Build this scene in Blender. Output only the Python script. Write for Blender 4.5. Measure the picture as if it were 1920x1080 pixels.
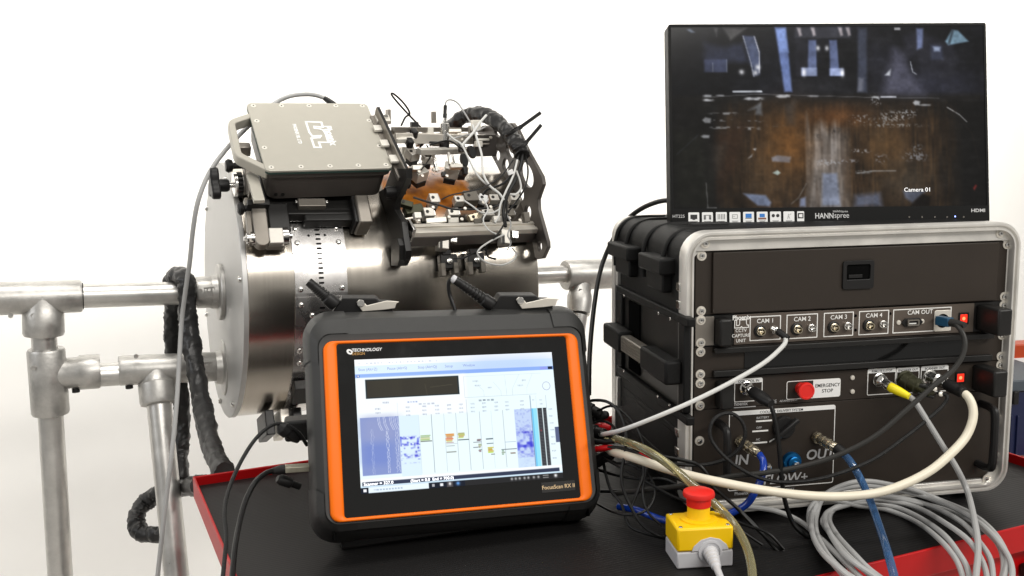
import bpy, bmesh, math, random
import numpy as np
from mathutils import Matrix, Vector, noise

random.seed(7); np.random.seed(7)
for o in list(bpy.data.objects): bpy.data.objects.remove(o)
sc = bpy.context.scene
col = sc.collection
R = math.radians

# ------------------------------------------------------------------ camera
YAW, PITCH, ROLL = 0.18205, 0.14425, -0.015368
CAM = Vector((-0.728641, -1.268931, 0.532193)); FPX = 1850.0
cy, sy, cp, sp = math.cos(YAW), math.sin(YAW), math.cos(PITCH), math.sin(PITCH)
fw = Vector((sy*cp, cy*cp, -sp)); r0 = Vector((cy, -sy, 0)); u0 = r0.cross(fw)
rt = r0*math.cos(ROLL) + u0*math.sin(ROLL); up = -r0*math.sin(ROLL) + u0*math.cos(ROLL)
cd = bpy.data.cameras.new('camera'); cam = bpy.data.objects.new('camera', cd); col.objects.link(cam)
cam.matrix_world = Matrix(((rt.x, up.x, -fw.x, CAM.x), (rt.y, up.y, -fw.y, CAM.y), (rt.z, up.z, -fw.z, CAM.z), (0, 0, 0, 1)))
cd.sensor_width = 36; cd.lens = 36*FPX/1920; cd.clip_start = 0.02; cd.clip_end = 60
sc.camera = cam
sc.render.resolution_x = 1920; sc.render.resolution_y = 1080

# ------------------------------------------------------------------ world, lamps, exposure
w = bpy.data.worlds.new('World'); sc.world = w; w.use_nodes = True
w.node_tree.nodes['Background'].inputs[0].default_value = (0.80, 0.78, 0.74, 1)
w.node_tree.nodes['Background'].inputs[1].default_value = 0.345
sc.view_settings.view_transform = 'Standard'; sc.view_settings.look = 'None'
sc.view_settings.exposure = 0.4; sc.view_settings.gamma = 1.0
def area(name, loc, tgt, sx, sy_, power, colr=(1, .97, .92)):
    l = bpy.data.lights.new(name, 'AREA'); l.shape = 'RECTANGLE'; l.size = sx; l.size_y = sy_
    l.energy = power; l.color = colr
    o = bpy.data.objects.new(name, l); col.objects.link(o)
    o.location = loc; o.rotation_euler = (Vector(tgt)-Vector(loc)).to_track_quat('-Z', 'Y').to_euler()
    return o
area('ceiling_lamp', (-0.5, 0.05, 2.5), (-0.5, 0.3, 0), 2.6, 0.6, 20)
wl_ = area('wall_wash_fill', (0.1, 0.85, 2.3), (-.15, 1.85, .9), 5.2, 0.4, 34); wl_.data.spread = R(74)  # added fill, spread narrowed to brighten the wall and miss the objects
area('ceiling_lamp', (1.5, -2.6, 2.65), (-0.1, 0.6, 0.2), 5.0, 0.42, 112)
area('side_lamp', (-3.5, -0.5, 1.5), (-0.5, 0.6, 0.25), 1.8, 1.2, 15, (.95, .97, 1))

# ------------------------------------------------------------------ materials
def L(*c):
    if len(c) == 1: c = (c[0],)*3
    return tuple(((x/255)/12.92 if x/255 <= .04045 else ((x/255+.055)/1.055)**2.4) for x in c)
def mat(name, rgb, metal=0.0, rough=0.5, var=0.0, vscale=30, bump=0.0, bscale=200, rvar=0.0, stretch=None, emit=None, estr=1.0, coat=0, spec=None, trans=0.0, wear=None):
    m = bpy.data.materials.new(name); m.use_nodes = True
    nt = m.node_tree; b = nt.nodes['Principled BSDF']
    b.inputs['Base Color'].default_value = (*rgb, 1); b.inputs['Metallic'].default_value = metal
    b.inputs['Roughness'].default_value = rough
    if coat: b.inputs['Coat Weight'].default_value = coat; b.inputs['Coat Roughness'].default_value = .05
    if spec is not None: b.inputs['Specular IOR Level'].default_value = spec
    if trans: b.inputs['Transmission Weight'].default_value = trans
    if emit: b.inputs['Emission Color'].default_value = (*emit, 1); b.inputs['Emission Strength'].default_value = estr
    tc = nt.nodes.new('ShaderNodeTexCoord'); mp = nt.nodes.new('ShaderNodeMapping'); nt.links.new(tc.outputs['Object'], mp.inputs[0])
    if stretch: mp.inputs['Scale'].default_value = stretch
    if var or rvar:
        n = nt.nodes.new('ShaderNodeTexNoise'); n.inputs['Scale'].default_value = vscale; n.inputs['Detail'].default_value = 6; n.inputs['Roughness'].default_value = .65
        nt.links.new(mp.outputs[0], n.inputs['Vector'])
        if var:
            mx = nt.nodes.new('ShaderNodeMix'); mx.data_type = 'RGBA'
            mx.inputs[6].default_value = (*[max(0, x*(1-var)) for x in rgb], 1); mx.inputs[7].default_value = (*[min(1, x*(1+var)) for x in rgb], 1)
            cr = nt.nodes.new('ShaderNodeMapRange'); cr.inputs[1].default_value = .3; cr.inputs[2].default_value = .7
            nt.links.new(n.outputs[0], cr.inputs[0]); nt.links.new(cr.outputs[0], mx.inputs[0])
            out = mx.outputs[2]
            if wear:
                n2 = nt.nodes.new('ShaderNodeTexNoise'); n2.inputs['Scale'].default_value = wear[0]; n2.inputs['Detail'].default_value = 8; n2.inputs['Roughness'].default_value = .8
                nt.links.new(tc.outputs['Object'], n2.inputs['Vector'])
                m2 = nt.nodes.new('ShaderNodeMapRange'); m2.inputs[1].default_value = wear[1]; m2.inputs[2].default_value = wear[1]+.06
                nt.links.new(n2.outputs[0], m2.inputs[0])
                mm = nt.nodes.new('ShaderNodeMix'); mm.data_type = 'RGBA'; nt.links.new(m2.outputs[0], mm.inputs[0]); nt.links.new(out, mm.inputs[6]); mm.inputs[7].default_value = (*wear[2], 1)
                out = mm.outputs[2]
            nt.links.new(out, b.inputs['Base Color'])
        if rvar:
            rr = nt.nodes.new('ShaderNodeMapRange'); rr.inputs[3].default_value = max(.02, rough-rvar); rr.inputs[4].default_value = min(1, rough+rvar)
            rr.inputs[1].default_value = .3; rr.inputs[2].default_value = .7
            nt.links.new(n.outputs[0], rr.inputs[0]); nt.links.new(rr.outputs[0], b.inputs['Roughness'])
    if bump:
        n = nt.nodes.new('ShaderNodeTexNoise'); n.inputs['Scale'].default_value = bscale; n.inputs['Detail'].default_value = 4
        nt.links.new(mp.outputs[0], n.inputs['Vector'])
        bp = nt.nodes.new('ShaderNodeBump'); bp.inputs['Strength'].default_value = bump; bp.inputs['Distance'].default_value = .001
        nt.links.new(n.outputs[0], bp.inputs['Height']); nt.links.new(bp.outputs[0], b.inputs['Normal'])
    return m

M = {}
M['wall'] = mat('wall_paint', (.81, .80, .775), rough=.9, var=.05, vscale=.8)
M['floor'] = mat('floor_paint', (.60, .58, .55), rough=.6, var=.08, vscale=4)
M['galv'] = mat('galvanised_tube', L(200, 198, 194), .85, .34, var=.18, vscale=14, bump=.12, bscale=60, rvar=.08)
M['cast'] = mat('cast_fitting', L(184, 182, 178), .8, .42, var=.2, vscale=30, bump=.35, bscale=140, rvar=.08)
M['steel'] = mat('brushed_steel', L(196, 190, 182), 1, .26, var=.05, vscale=9, rvar=.05, stretch=(1, 14, 14), bump=.06, bscale=40)
M['disc'] = mat('disc_aluminium', L(188, 187, 185), .8, .5, var=.03, vscale=20, rvar=.06)
M['band'] = mat('band_steel', L(222, 219, 217), 1, .27, var=.04, vscale=16, rvar=.06)
M['chrome'] = mat('bright_metal', L(220, 218, 214), 1, .2)
M['alu'] = mat('aluminium_extrusion', L(226, 220, 209), .5, .42, var=.04, vscale=25, rvar=.06)
M['alu_worn'] = mat('worn_aluminium', L(222, 219, 213), .55, .38, var=.08, vscale=22, rvar=.1, bump=.1, bscale=90)
M['anod'] = mat('grey_anodised', L(142, 136, 128), .75, .42, var=.05, vscale=40)
M['lid'] = mat('titanium_anodised', L(182, 178, 167), .3, .45, var=.02, vscale=60, rvar=.03)
M['boxgrey'] = mat('dark_anodised_box', L(80, 75, 71), .3, .45, var=.06, vscale=30)
M['gasket'] = mat('green_gasket', L(44, 66, 60), 0, .5)
M['blk'] = mat('black_plastic', L(24, 23, 23), 0, .45, var=.12, vscale=60, spec=.35)
M['gloss'] = mat('monitor_black', (.004, .004, .004), 0, .5, spec=.15)
M['blkm'] = mat('black_anodised', L(32, 31, 30), .3, .42, var=.12, vscale=40)
M['slotm'] = mat('hollow_shade', (.005, .005, .005), 0, .8, spec=0)  # flat black painted for the shade inside holes, recesses and gaps
M['rubber'] = mat('black_rubber', L(30, 30, 30), 0, .55, var=.15, vscale=60, bump=.15, bscale=300)
M['tabblk'] = mat('tablet_rubber', L(43, 43, 42), 0, .52, var=.08, vscale=60, bump=.12, bscale=700)
M['sleeve'] = mat('braided_sleeve', L(26, 25, 25), 0, .36, var=.3, vscale=90, bump=.9, bscale=70)
M['orange'] = mat('orange_plastic', L(253, 116, 6), 0, .42, var=.03, vscale=20, spec=.3)
M['glass'] = mat('black_glass', (.006, .006, .006), 0, .07, spec=.5, rvar=.04, vscale=25)
M['white'] = mat('white_print', (.9, .89, .86), 0, .5)
M['labelw'] = mat('white_label', (.85, .85, .84), 0, .45)
M['ink'] = mat('black_print', (.015, .015, .015), 0, .6)
M['case'] = mat('moulded_case_plastic', L(12, 12, 12), 0, .6, spec=.25, wear=(120, .69, L(60, 60, 60)), var=.15, vscale=40, bump=.4, bscale=420)
M['panel'] = mat('black_powder_coat', L(47, 40, 34), .05, .5, var=.10, vscale=8, bump=.15, bscale=900, spec=.35, wear=(170, .70, L(96, 90, 82)))
M['camp'] = mat('grey_unit_panel', L(98, 88, 80), .4, .45, var=.04, vscale=12)
M['red'] = mat('red_paint', L(176, 6, 10), 0, .4, var=.08, vscale=12, spec=.3, wear=(80, .69, L(96, 40, 36)))
M['redp'] = mat('red_plastic', L(226, 38, 30), 0, .38)
M['yellow'] = mat('yellow_plastic', L(252, 204, 10), 0, .4, var=.03, vscale=20)
M['yellowb'] = mat('yellow_boot', L(245, 225, 20), 0, .4)
M['greyp'] = mat('light_grey_plastic', L(200, 200, 203), 0, .45)
M['cgrey'] = mat('grey_cable_jacket', L(165, 165, 164), 0, .4)
M['clight'] = mat('pale_cable_jacket', L(205, 205, 202), 0, .4)
M['cwhite'] = mat('cream_cable_jacket', L(226, 218, 198), 0, .4, var=.03, vscale=50)
M['cblk'] = mat('black_cable_jacket', L(13, 13, 13), 0, .4, spec=.3)
M['cdark'] = mat('dark_grey_cable', L(44, 43, 41), 0, .45, spec=.3)
M['braid'] = mat('braided_black_cable', L(20, 20, 20), 0, .5, spec=.3, bump=.8, bscale=500)
M['blueh'] = mat('blue_hose', L(18, 62, 168), 0, .18, coat=.5)
M['blueclear'] = mat('clear_blue_hose', L(96, 150, 215), 0, .1, trans=.75)
M['clearh'] = mat('clear_yellowed_hose', L(206, 198, 150), 0, .1, trans=.75)
M['brass'] = mat('nickel_brass', L(200, 190, 168), 1, .26)
M['olive'] = mat('olive_connector', L(62, 62, 44), .5, .4)
M['bluek'] = mat('blue_anodised', L(20, 96, 150), .8, .3)
M['teal'] = mat('blue_plug', L(14, 70, 100), 0, .4)
M['lampr'] = mat('lit_red_switch', L(235, 30, 20), 0, .3, emit=(1, .05, .02), estr=.55)
M['lampc'] = mat('lit_switch_core', L(255, 120, 70), 0, .3, emit=(1, .30, .12), estr=1.0)
M['redplug'] = mat('red_banana_plug', L(200, 20, 26), 0, .35)
M['shelfo'] = mat('orange_shelf_steel', L(176, 62, 14), 0, .45, var=.05, vscale=20)
M['crateb'] = mat('blue_crate_plastic', L(14, 24, 62), 0, .4)
M['crateg'] = mat('grey_crate_lid', L(66, 74, 82), 0, .5)
M['led'] = mat('blue_led', (.2, .3, 1), emit=(.25, .35, 1), estr=3)
M['amber'] = mat('amber_print', L(200, 150, 70), 0, .5)
M['gold'] = mat('pale_gold_print', L(226, 196, 150), 0, .5)
M['silverp'] = mat('silver_print', L(200, 200, 200), .3, .4)
M['usb'] = mat('usb_plug_plastic', L(150, 146, 130), .3, .4, var=.2, vscale=80)
M['block'] = mat('machined_block', L(206, 202, 194), .45, .38, var=.05, vscale=60)
M['blockd'] = mat('dark_machined_block', L(112, 107, 99), .5, .4)
M['plastclear'] = mat('clear_acrylic', (.85, .88, .85), 0, .08, trans=.9)

def mat_mat():   # ribbed rubber mat of the trolley
    m = mat('ribbed_rubber_mat', L(21, 20, 20), 0, .55, spec=.28, var=.3, vscale=5, wear=(90, .685, L(84, 82, 78)))
    nt = m.node_tree; b = nt.nodes['Principled BSDF']
    tc = nt.nodes.new('ShaderNodeTexCoord'); wv = nt.nodes.new('ShaderNodeTexWave'); wv.wave_type = 'BANDS'; wv.bands_direction = 'Y'
    wv.inputs['Scale'].default_value = 52; wv.inputs['Distortion'].default_value = 0.0
    nt.links.new(tc.outputs['Object'], wv.inputs['Vector'])
    bp = nt.nodes.new('ShaderNodeBump'); bp.inputs['Strength'].default_value = .14; bp.inputs['Distance'].default_value = .0010
    nt.links.new(wv.outputs[0], bp.inputs['Height']); nt.links.new(bp.outputs[0], b.inputs['Normal'])
    return m
M['mat'] = mat_mat()

def mat_pipe():  # brushed steel with a brown varnished, couplant-wet patch round the weld under the probes
    m = mat('pipe_steel', L(190, 183, 173), 1, .22, var=.035, vscale=7, rvar=.02, stretch=(34, .5, .5))
    nt = m.node_tree; b = nt.nodes['Principled BSDF']
    src = b.inputs['Base Color'].links[0].from_socket
    tc = nt.nodes.new('ShaderNodeTexCoord'); sep = nt.nodes.new('ShaderNodeSeparateXYZ'); nt.links.new(tc.outputs['Object'], sep.inputs[0])
    def mr(sock, a, b_, c, d):
        n = nt.nodes.new('ShaderNodeMapRange'); n.inputs[1].default_value = a; n.inputs[2].default_value = b_; n.inputs[3].default_value = c; n.inputs[4].default_value = d
        nt.links.new(sock, n.inputs[0]); return n.outputs[0]
    def mul(a, b_):
        n = nt.nodes.new('ShaderNodeMath'); n.operation = 'MULTIPLY'; nt.links.new(a, n.inputs[0]); nt.links.new(b_, n.inputs[1]); return n.outputs[0]
    nz = nt.nodes.new('ShaderNodeTexNoise'); nz.inputs['Scale'].default_value = 22; nz.inputs['Detail'].default_value = 6; nt.links.new(tc.outputs['Object'], nz.inputs['Vector'])
    # local X along the pipe from the left disc, local Z up, local Y back
    k = mul(mr(sep.outputs[0], .285, .30, 0, 1), mr(sep.outputs[0], .475, .50, 1, 0))
    k = mul(k, mr(sep.outputs[2], .150, .180, 0, 1))
    ad = nt.nodes.new('ShaderNodeMath'); ad.operation = 'ADD'; nt.links.new(k, ad.inputs[0]); nt.links.new(mr(nz.outputs[0], .35, .65, -.35, .25), ad.inputs[1])
    kk = mul(mr(ad.outputs[0], .45, .65, 0, 1), k)
    rs = nt.nodes.new('ShaderNodeMix'); rs.data_type = 'RGBA'; nt.links.new(mr(nz.outputs[0], .35, .7, 0, 1), rs.inputs[0])
    rs.inputs[6].default_value = (*L(112, 58, 12), 1); rs.inputs[7].default_value = (*L(212, 132, 40), 1)
    mx = nt.nodes.new('ShaderNodeMix'); mx.data_type = 'RGBA'; nt.links.new(kk, mx.inputs[0]); nt.links.new(src, mx.inputs[6]); nt.links.new(rs.outputs[2], mx.inputs[7])
    nt.links.new(mx.outputs[2], b.inputs['Base Color'])
    nt.links.new(mr(kk, 0, 1, 1, .05), b.inputs['Metallic'])
    return m
M['pipe'] = mat_pipe()

# ------------------------------------------------------------------ mesh helpers
I4 = Matrix.Identity(4)
W = {}                       # world matrix of every object made
def T(x, y=None, z=None): return Matrix.Translation(Vector((x, y, z)) if y is not None else Vector(x))
def Rx(a): return Matrix.Rotation(a, 4, 'X')
def Ry(a): return Matrix.Rotation(a, 4, 'Y')
def Rz(a): return Matrix.Rotation(a, 4, 'Z')
def frame(o, x, y, z):
    return Matrix(((x[0], y[0], z[0], o[0]), (x[1], y[1], z[1], o[1]), (x[2], y[2], z[2], o[2]), (0, 0, 0, 1)))
def aim(p0, p1):             # frame at p0 with Z along p1 - p0
    p0, p1 = Vector(p0), Vector(p1); z = (p1-p0).normalized()
    a = Vector((0, 0, 1)) if abs(z.z) < .9 else Vector((1, 0, 0))
    x = a.cross(z).normalized(); y = z.cross(x); return frame(p0, x, y, z)
def rrect(w_, h_, r, n=5, cx=0, cy_=0):
    if r <= 0: return [(cx+w_/2, cy_+h_/2), (cx-w_/2, cy_+h_/2), (cx-w_/2, cy_-h_/2), (cx+w_/2, cy_-h_/2)]
    out = []
    for (sx, sy_, a0) in ((1, 1, 0), (-1, 1, 90), (-1, -1, 180), (1, -1, 270)):
        for k in range(n+1):
            a = R(a0+90*k/n); out.append((cx+sx*(w_/2-r)+r*math.cos(a), cy_+sy_*(h_/2-r)+r*math.sin(a)))
    return out

class MB:
    def __init__(s, F=None): s.v = []; s.f = []; s.F = F or I4
    def add(s, vs, fs, F=None):
        F = s.F @ F if F is not None else s.F
        b = len(s.v); s.v += [F @ Vector(v) for v in vs]; s.f += [tuple(i+b for i in f) for f in fs]; return s
    def box(s, c, d, F=None):
        x, y, z = d[0]/2, d[1]/2, d[2]/2
        vs = [(c[0]+a*x, c[1]+b*y, c[2]+e*z) for a in (-1, 1) for b in (-1, 1) for e in (-1, 1)]
        return s.add(vs, [(0, 1, 3, 2), (4, 6, 7, 5), (0, 4, 5, 1), (2, 3, 7, 6), (0, 2, 6, 4), (1, 5, 7, 3)], F)
    def loft(s, rings, caps=True, closed=True, F=None):
        n = len(rings[0]); vs = [p for r_ in rings for p in r_]; fs = []
        m = n if closed else n-1
        for i in range(len(rings)-1):
            for j in range(m):
                k = (j+1) % n; fs.append((i*n+j, i*n+k, (i+1)*n+k, (i+1)*n+j))
        if caps: fs.append(tuple(range(n-1, -1, -1))); fs.append(tuple((len(rings)-1)*n+j for j in range(n)))
        return s.add(vs, fs, F)
    def prism(s, poly, z0, z1, F=None):
        return s.loft([[(x, y, z0) for x, y in poly], [(x, y, z1) for x, y in poly]], True, True, F)
    def ring(s, outer, inner, z0, z1, F=None):
        n = len(outer); vs = [(x, y, z0) for x, y in outer]+[(x, y, z1) for x, y in outer]+[(x, y, z1) for x, y in inner]+[(x, y, z0) for x, y in inner]
        fs = []
        for q in range(4):
            for j in range(n):
                k = (j+1) % n; a, b = q*n, ((q+1) % 4)*n; fs.append((a+j, a+k, b+k, b+j))
        return s.add(vs, fs, F)
    def lathe(s, prof, F=None, seg=24):   # (r, z) profile about Z
        rings = []
        for r_, z in prof: rings.append([(max(r_, 1e-5)*math.cos(2*math.pi*k/seg), max(r_, 1e-5)*math.sin(2*math.pi*k/seg), z) for k in range(seg)])
        return s.loft(rings, True, True, F)
    def cyl(s, p0, p1, r_, r1=None, seg=20):
        l = (Vector(p1)-Vector(p0)).length
        return s.lathe([(r_, 0), (r_ if r1 is None else r1, l)], aim(p0, p1), seg)
    def tube(s, pts, r_, seg=8):
        pts = [Vector(p) for p in pts]; n = len(pts)
        rad = r_ if isinstance(r_, (list, tuple)) else [r_]*n
        t = [(pts[min(i+1, n-1)]-pts[max(i-1, 0)]).normalized() for i in range(n)]
        a = Vector((0, 0, 1)) if abs(t[0].z) < .9 else Vector((1, 0, 0))
        nx = a.cross(t[0]).normalized(); rings = []
        for i in range(n):
            nx = (nx - t[i]*nx.dot(t[i]))
            nx = nx.normalized() if nx.length > 1e-6 else t[i].orthogonal().normalized()
            b = t[i].cross(nx)
            rings.append([pts[i]+(nx*math.cos(2*math.pi*k/seg)+b*math.sin(2*math.pi*k/seg))*rad[i] for k in range(seg)])
        return s.loft(rings)
    def mesh(s, name, m, ang=35):
        me = bpy.data.meshes.new(name); me.from_pydata([tuple(v) for v in s.v], [], s.f)
        bm = bmesh.new(); bm.from_mesh(me); bmesh.ops.recalc_face_normals(bm, faces=bm.faces); bm.to_mesh(me); bm.free()
        me.materials.append(m); me.shade_smooth(); me.set_sharp_from_angle(angle=R(ang)); return me
    def build(s, name, m, parent=None, bevel=0.0, seg=2, ang=35):   # shapes given in world space
        inv = W[parent].inverted() if parent else I4
        s.v = [inv @ v for v in s.v]
        o = bpy.data.objects.new(name, s.mesh(name, m, ang)); col.objects.link(o)
        if parent: o.parent = parent
        W[o] = W[parent].copy() if parent else I4.copy()
        if bevel:
            b = o.modifiers.new('bevel', 'BEVEL'); b.width = bevel; b.segments = seg; b.limit_method = 'ANGLE'; b.angle_limit = R(40)
        return o
def thing(name, label, cat, F=None, group=None):
    o = bpy.data.objects.new(name, None); col.objects.link(o); o.empty_display_size = .02
    F = F if F is not None else I4
    o.matrix_world = F; W[o] = F.copy(); o['label'] = label; o['category'] = cat
    if group: o['group'] = group
    return o
def solid(name, mb, m, label, cat, origin, group=None, bevel=0.0):   # a thing that is one mesh
    F = T(origin); mb.v = [F.inverted() @ v for v in mb.v]
    o = bpy.data.objects.new(name, mb.mesh(name, m)); col.objects.link(o); o.matrix_world = F; W[o] = F.copy()
    o['label'] = label; o['category'] = cat
    if group: o['group'] = group
    if bevel:
        b = o.modifiers.new('bevel', 'BEVEL'); b.width = bevel; b.segments = 2; b.limit_method = 'ANGLE'; b.angle_limit = R(40)
    return o
def inst(name, me, parent, F):          # shared mesh as a part, F in world space
    o = bpy.data.objects.new(name, me); col.objects.link(o); o.parent = parent
    o.matrix_local = W[parent].inverted() @ F; W[o] = F.copy(); return o
TXT = {}
def text(s_, size, F, x, y, m, parent, align='CENTER', rot=0, h=.0004, bold=0.0, shear=0.0, sx=1.0, name='lettering'):
    key = (s_, size, m.name, align, bold, shear, sx)
    if key not in TXT:
        c = bpy.data.curves.new('lettering', 'FONT'); c.body = s_; c.size = size; c.align_x = align; c.align_y = 'CENTER'
        c.offset = bold*size; c.shear = shear; c.resolution_u = 3; c.extrude = .00008
        o = bpy.data.objects.new('tmp', c); me = bpy.data.meshes.new_from_object(o)
        bpy.data.objects.remove(o); me.materials.clear(); me.materials.append(m)
        if sx != 1: me.transform(Matrix.Diagonal((sx, 1, 1, 1)))
        TXT[key] = me
    return inst(name, TXT[key], parent, F @ T(x, y, h) @ Rz(rot))
def plate(name, outer, holes, t, F, m, parent, bev=.0006):   # flat plate with real holes, outline in the XY of F
    c = bpy.data.curves.new('plate', 'CURVE'); c.dimensions = '2D'; c.fill_mode = 'BOTH'; c.extrude = t/2; c.bevel_depth = bev
    for pts in [outer]+holes:
        sp_ = c.splines.new('POLY'); sp_.points.add(len(pts)-1); sp_.use_cyclic_u = True
        for i, p in enumerate(pts): sp_.points[i].co = (p[0], p[1], 0, 1)
    o = bpy.data.objects.new('tmp', c); me = bpy.data.meshes.new_from_object(o); bpy.data.objects.remove(o)
    me.materials.clear(); me.materials.append(m); me.shade_smooth(); me.set_sharp_from_angle(angle=R(35))
    return inst(name, me, parent, F)
def circ(x, y, r_, n=18, ry=None, a0=0): 
    ry = ry or r_
    return [(x+r_*math.cos(2*math.pi*k/n)*math.cos(a0)-ry*math.sin(2*math.pi*k/n)*math.sin(a0), y+r_*math.cos(2*math.pi*k/n)*math.sin(a0)+ry*math.sin(2*math.pi*k/n)*math.cos(a0)) for k in range(n)]
def smooth(pts, n=8):                   # centripetal-like Catmull-Rom through the points
    P = [Vector(p) for p in pts]; P = [P[0]*2-P[1]]+P+[P[-1]*2-P[-2]]; out = []
    for i in range(1, len(P)-2):
        a, b, c, d = P[i-1:i+3]
        for k in range(n):
            t = k/n; out.append(.5*((2*b)+(c-a)*t+(2*a-5*b+4*c-d)*t*t+(3*b-a-3*c+d)*t**3))
    out.append(P[-2]); return out

# measured sight lines of the photograph (1920 x 1080), met with real planes of the place
KA = R(14); KX = Vector((math.cos(KA), math.sin(KA), 0)); KY = Vector((-math.sin(KA), math.cos(KA), 0)); KF = Rz(KA)
def ray(px, py): return (rt*((px-960)/FPX) + up*((540-py)/FPX) + fw)
def onP(px, py, n, c):
    d = ray(px, py); n = Vector(n); return CAM + d*((c-n.dot(CAM))/n.dot(d))
def onY(px, py, Y): return onP(px, py, (0, 1, 0), Y)
def onZ(px, py, Z): return onP(px, py, (0, 0, 1), Z)
def onK(px, py, k): return onP(px, py, KY, k)
def onKX(px, py, k): return onP(px, py, KX, k)
def inF(F, px, py, h=0):
    z = F.to_3x3().col[2]; p = onP(px, py, z, z.dot(F.translation)+h); return F.inverted() @ p
AY, AZ, PR = 1.039, .242, .280          # pipe axis (K frame), its height, nominal radius of fittings
RP = .261; DR = RP-PR                   # true pipe radius
TILT = R(2.0)                           # the pipe dips a little to the right
KXT = KX*math.cos(TILT)-Vector((0, 0, math.sin(TILT))); ZT_ = KX*math.sin(TILT)+Vector((0, 0, math.cos(TILT)))
PAX = frame(KX*-.716+KY*AY+Vector((0, 0, AZ)), KXT, KY, ZT_)
def PF(kx, phi, r_):                    # frame on the pipe: X along it, Y round it (upwards), Z outwards
    a = R(phi); rad = -KY*math.cos(a)+ZT_*math.sin(a); tg = KY*math.sin(a)+ZT_*math.cos(a)
    return frame(PAX.translation+KXT*(kx+.716)+rad*(r_+DR), KXT, tg, rad)
def onC(px, py, r_):                    # -> (kx, phi) on a cylinder of radius r_ round the pipe axis
    r_ = r_+DR; o = PAX.inverted() @ CAM; d = PAX.inverted().to_3x3() @ ray(px, py); oy, oz = o.y, o.z
    A = d.y**2+d.z**2; B = oy*d.y+oz*d.z; c = oy*oy+oz*oz-r_*r_; s = max(B*B-A*c, 0)
    X = o+d*((-B-math.sqrt(s))/A); return X.x-.716, math.degrees(math.atan2(X.z, -X.y))
RF = Rx(R(90))                          # panel frame: X right, Y up, Z towards the viewer
def pan(px, py, Y=0): p = onY(px, py, Y); return p.x, p.z

def screw_mesh(r_, h, m, drive='cross', name='screw'):
    b = MB(); b.lathe([(r_, 0), (r_, h*.35), (r_*.86, h*.8), (r_*.5, h), (0.0001, h)], seg=14)
    o = b.mesh(name, m); return o
SCR = screw_mesh(.0042, .0024, M['chrome']); SCRS = screw_mesh(.0026, .0014, M['chrome']); SCRB = screw_mesh(.0036, .0022, M['alu'])
WASH = MB().lathe([(.0068, 0), (.0068, .0012), (.004, .0016), (0.0001, .0016)], seg=18).mesh('washer', M['alu'])
SOCK = MB().lathe([(.0014, 0), (.0014, .0004), (0.0001, .0004)], seg=6).mesh('socket', M['slotm'])
CROSS = MB().box((0, 0, 0), (.0030, .0007, .0003)).box((0, 0, .0001), (.0007, .0030, .0003)).mesh('drive_slot', M['slotm'])
def screw(parent, F, big=True, washer=False):
    if washer: inst('washer', WASH, parent, F); F = F @ T(0, 0, .0012)
    s_ = inst('screw', SCR if big else SCRS, parent, F)
    if big: inst('drive_slot', CROSS, s_, F @ T(0, 0, .0024) @ Rz(random.random()*3)) if W[parent] is not None and parent.parent is None else None
    return s_

def drape(px, py, h=.007):              # a cable lying on the mat, lifted over the front lip, then hanging in front of it
    z = h; p = onZ(px, py, z)
    if p.y > -.034: return onY(px, py, -.034)
    sm = lambda t: (lambda u: u*u*(3-2*u))(min(1, max(0, t)))
    for _ in range(30):
        ky = (KF.inverted() @ p).y
        z = .5*z+.5*(h+.018*sm((-.186+.10-ky)/.085)-.35*max(0, -.186-.022-ky)); p = onZ(px, py, z)
    return p
def cpts(pts):
    out = []
    for p in pts:
        if len(p) == 3: out.append(onY(*p))
        elif p[0] == 'd': out.append(drape(p[1], p[2], p[3]))
        elif p[0] == 'm': out.append(onZ(p[1], p[2], p[3]))
        elif p[0] == 'k': out.append(onK(p[1], p[2], p[3]))
        elif p[0] == 'w': out.append(Vector(p[1:]))
        elif p[0] == 'c':
            kx, ph = onC(p[1], p[2], p[3]); out.append(PF(kx, ph, p[3]).translation)
    return out
def cable(name, label, pts, r_, m, group=None, cat='cable', seg=10):
    P = smooth(cpts(pts)); return solid(name, MB().tube(P, r_, seg), m, label, cat, P[0], group)
# ------------------------------------------------------------------ the setting
def structure(name, mb, m):
    o = mb.build(name, m); o['kind'] = 'structure'; return o
c0 = KX*(-.1)+KY*1.9
F = KF.copy(); F.translation = c0
structure('wall', MB(F).box((0, .06, .9), (7.0, .1, 3.7)), M['wall'])
structure('floor', MB(F).box((0, -2.4, -.96), (7.0, 4.8, .06)), M['floor'])

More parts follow.
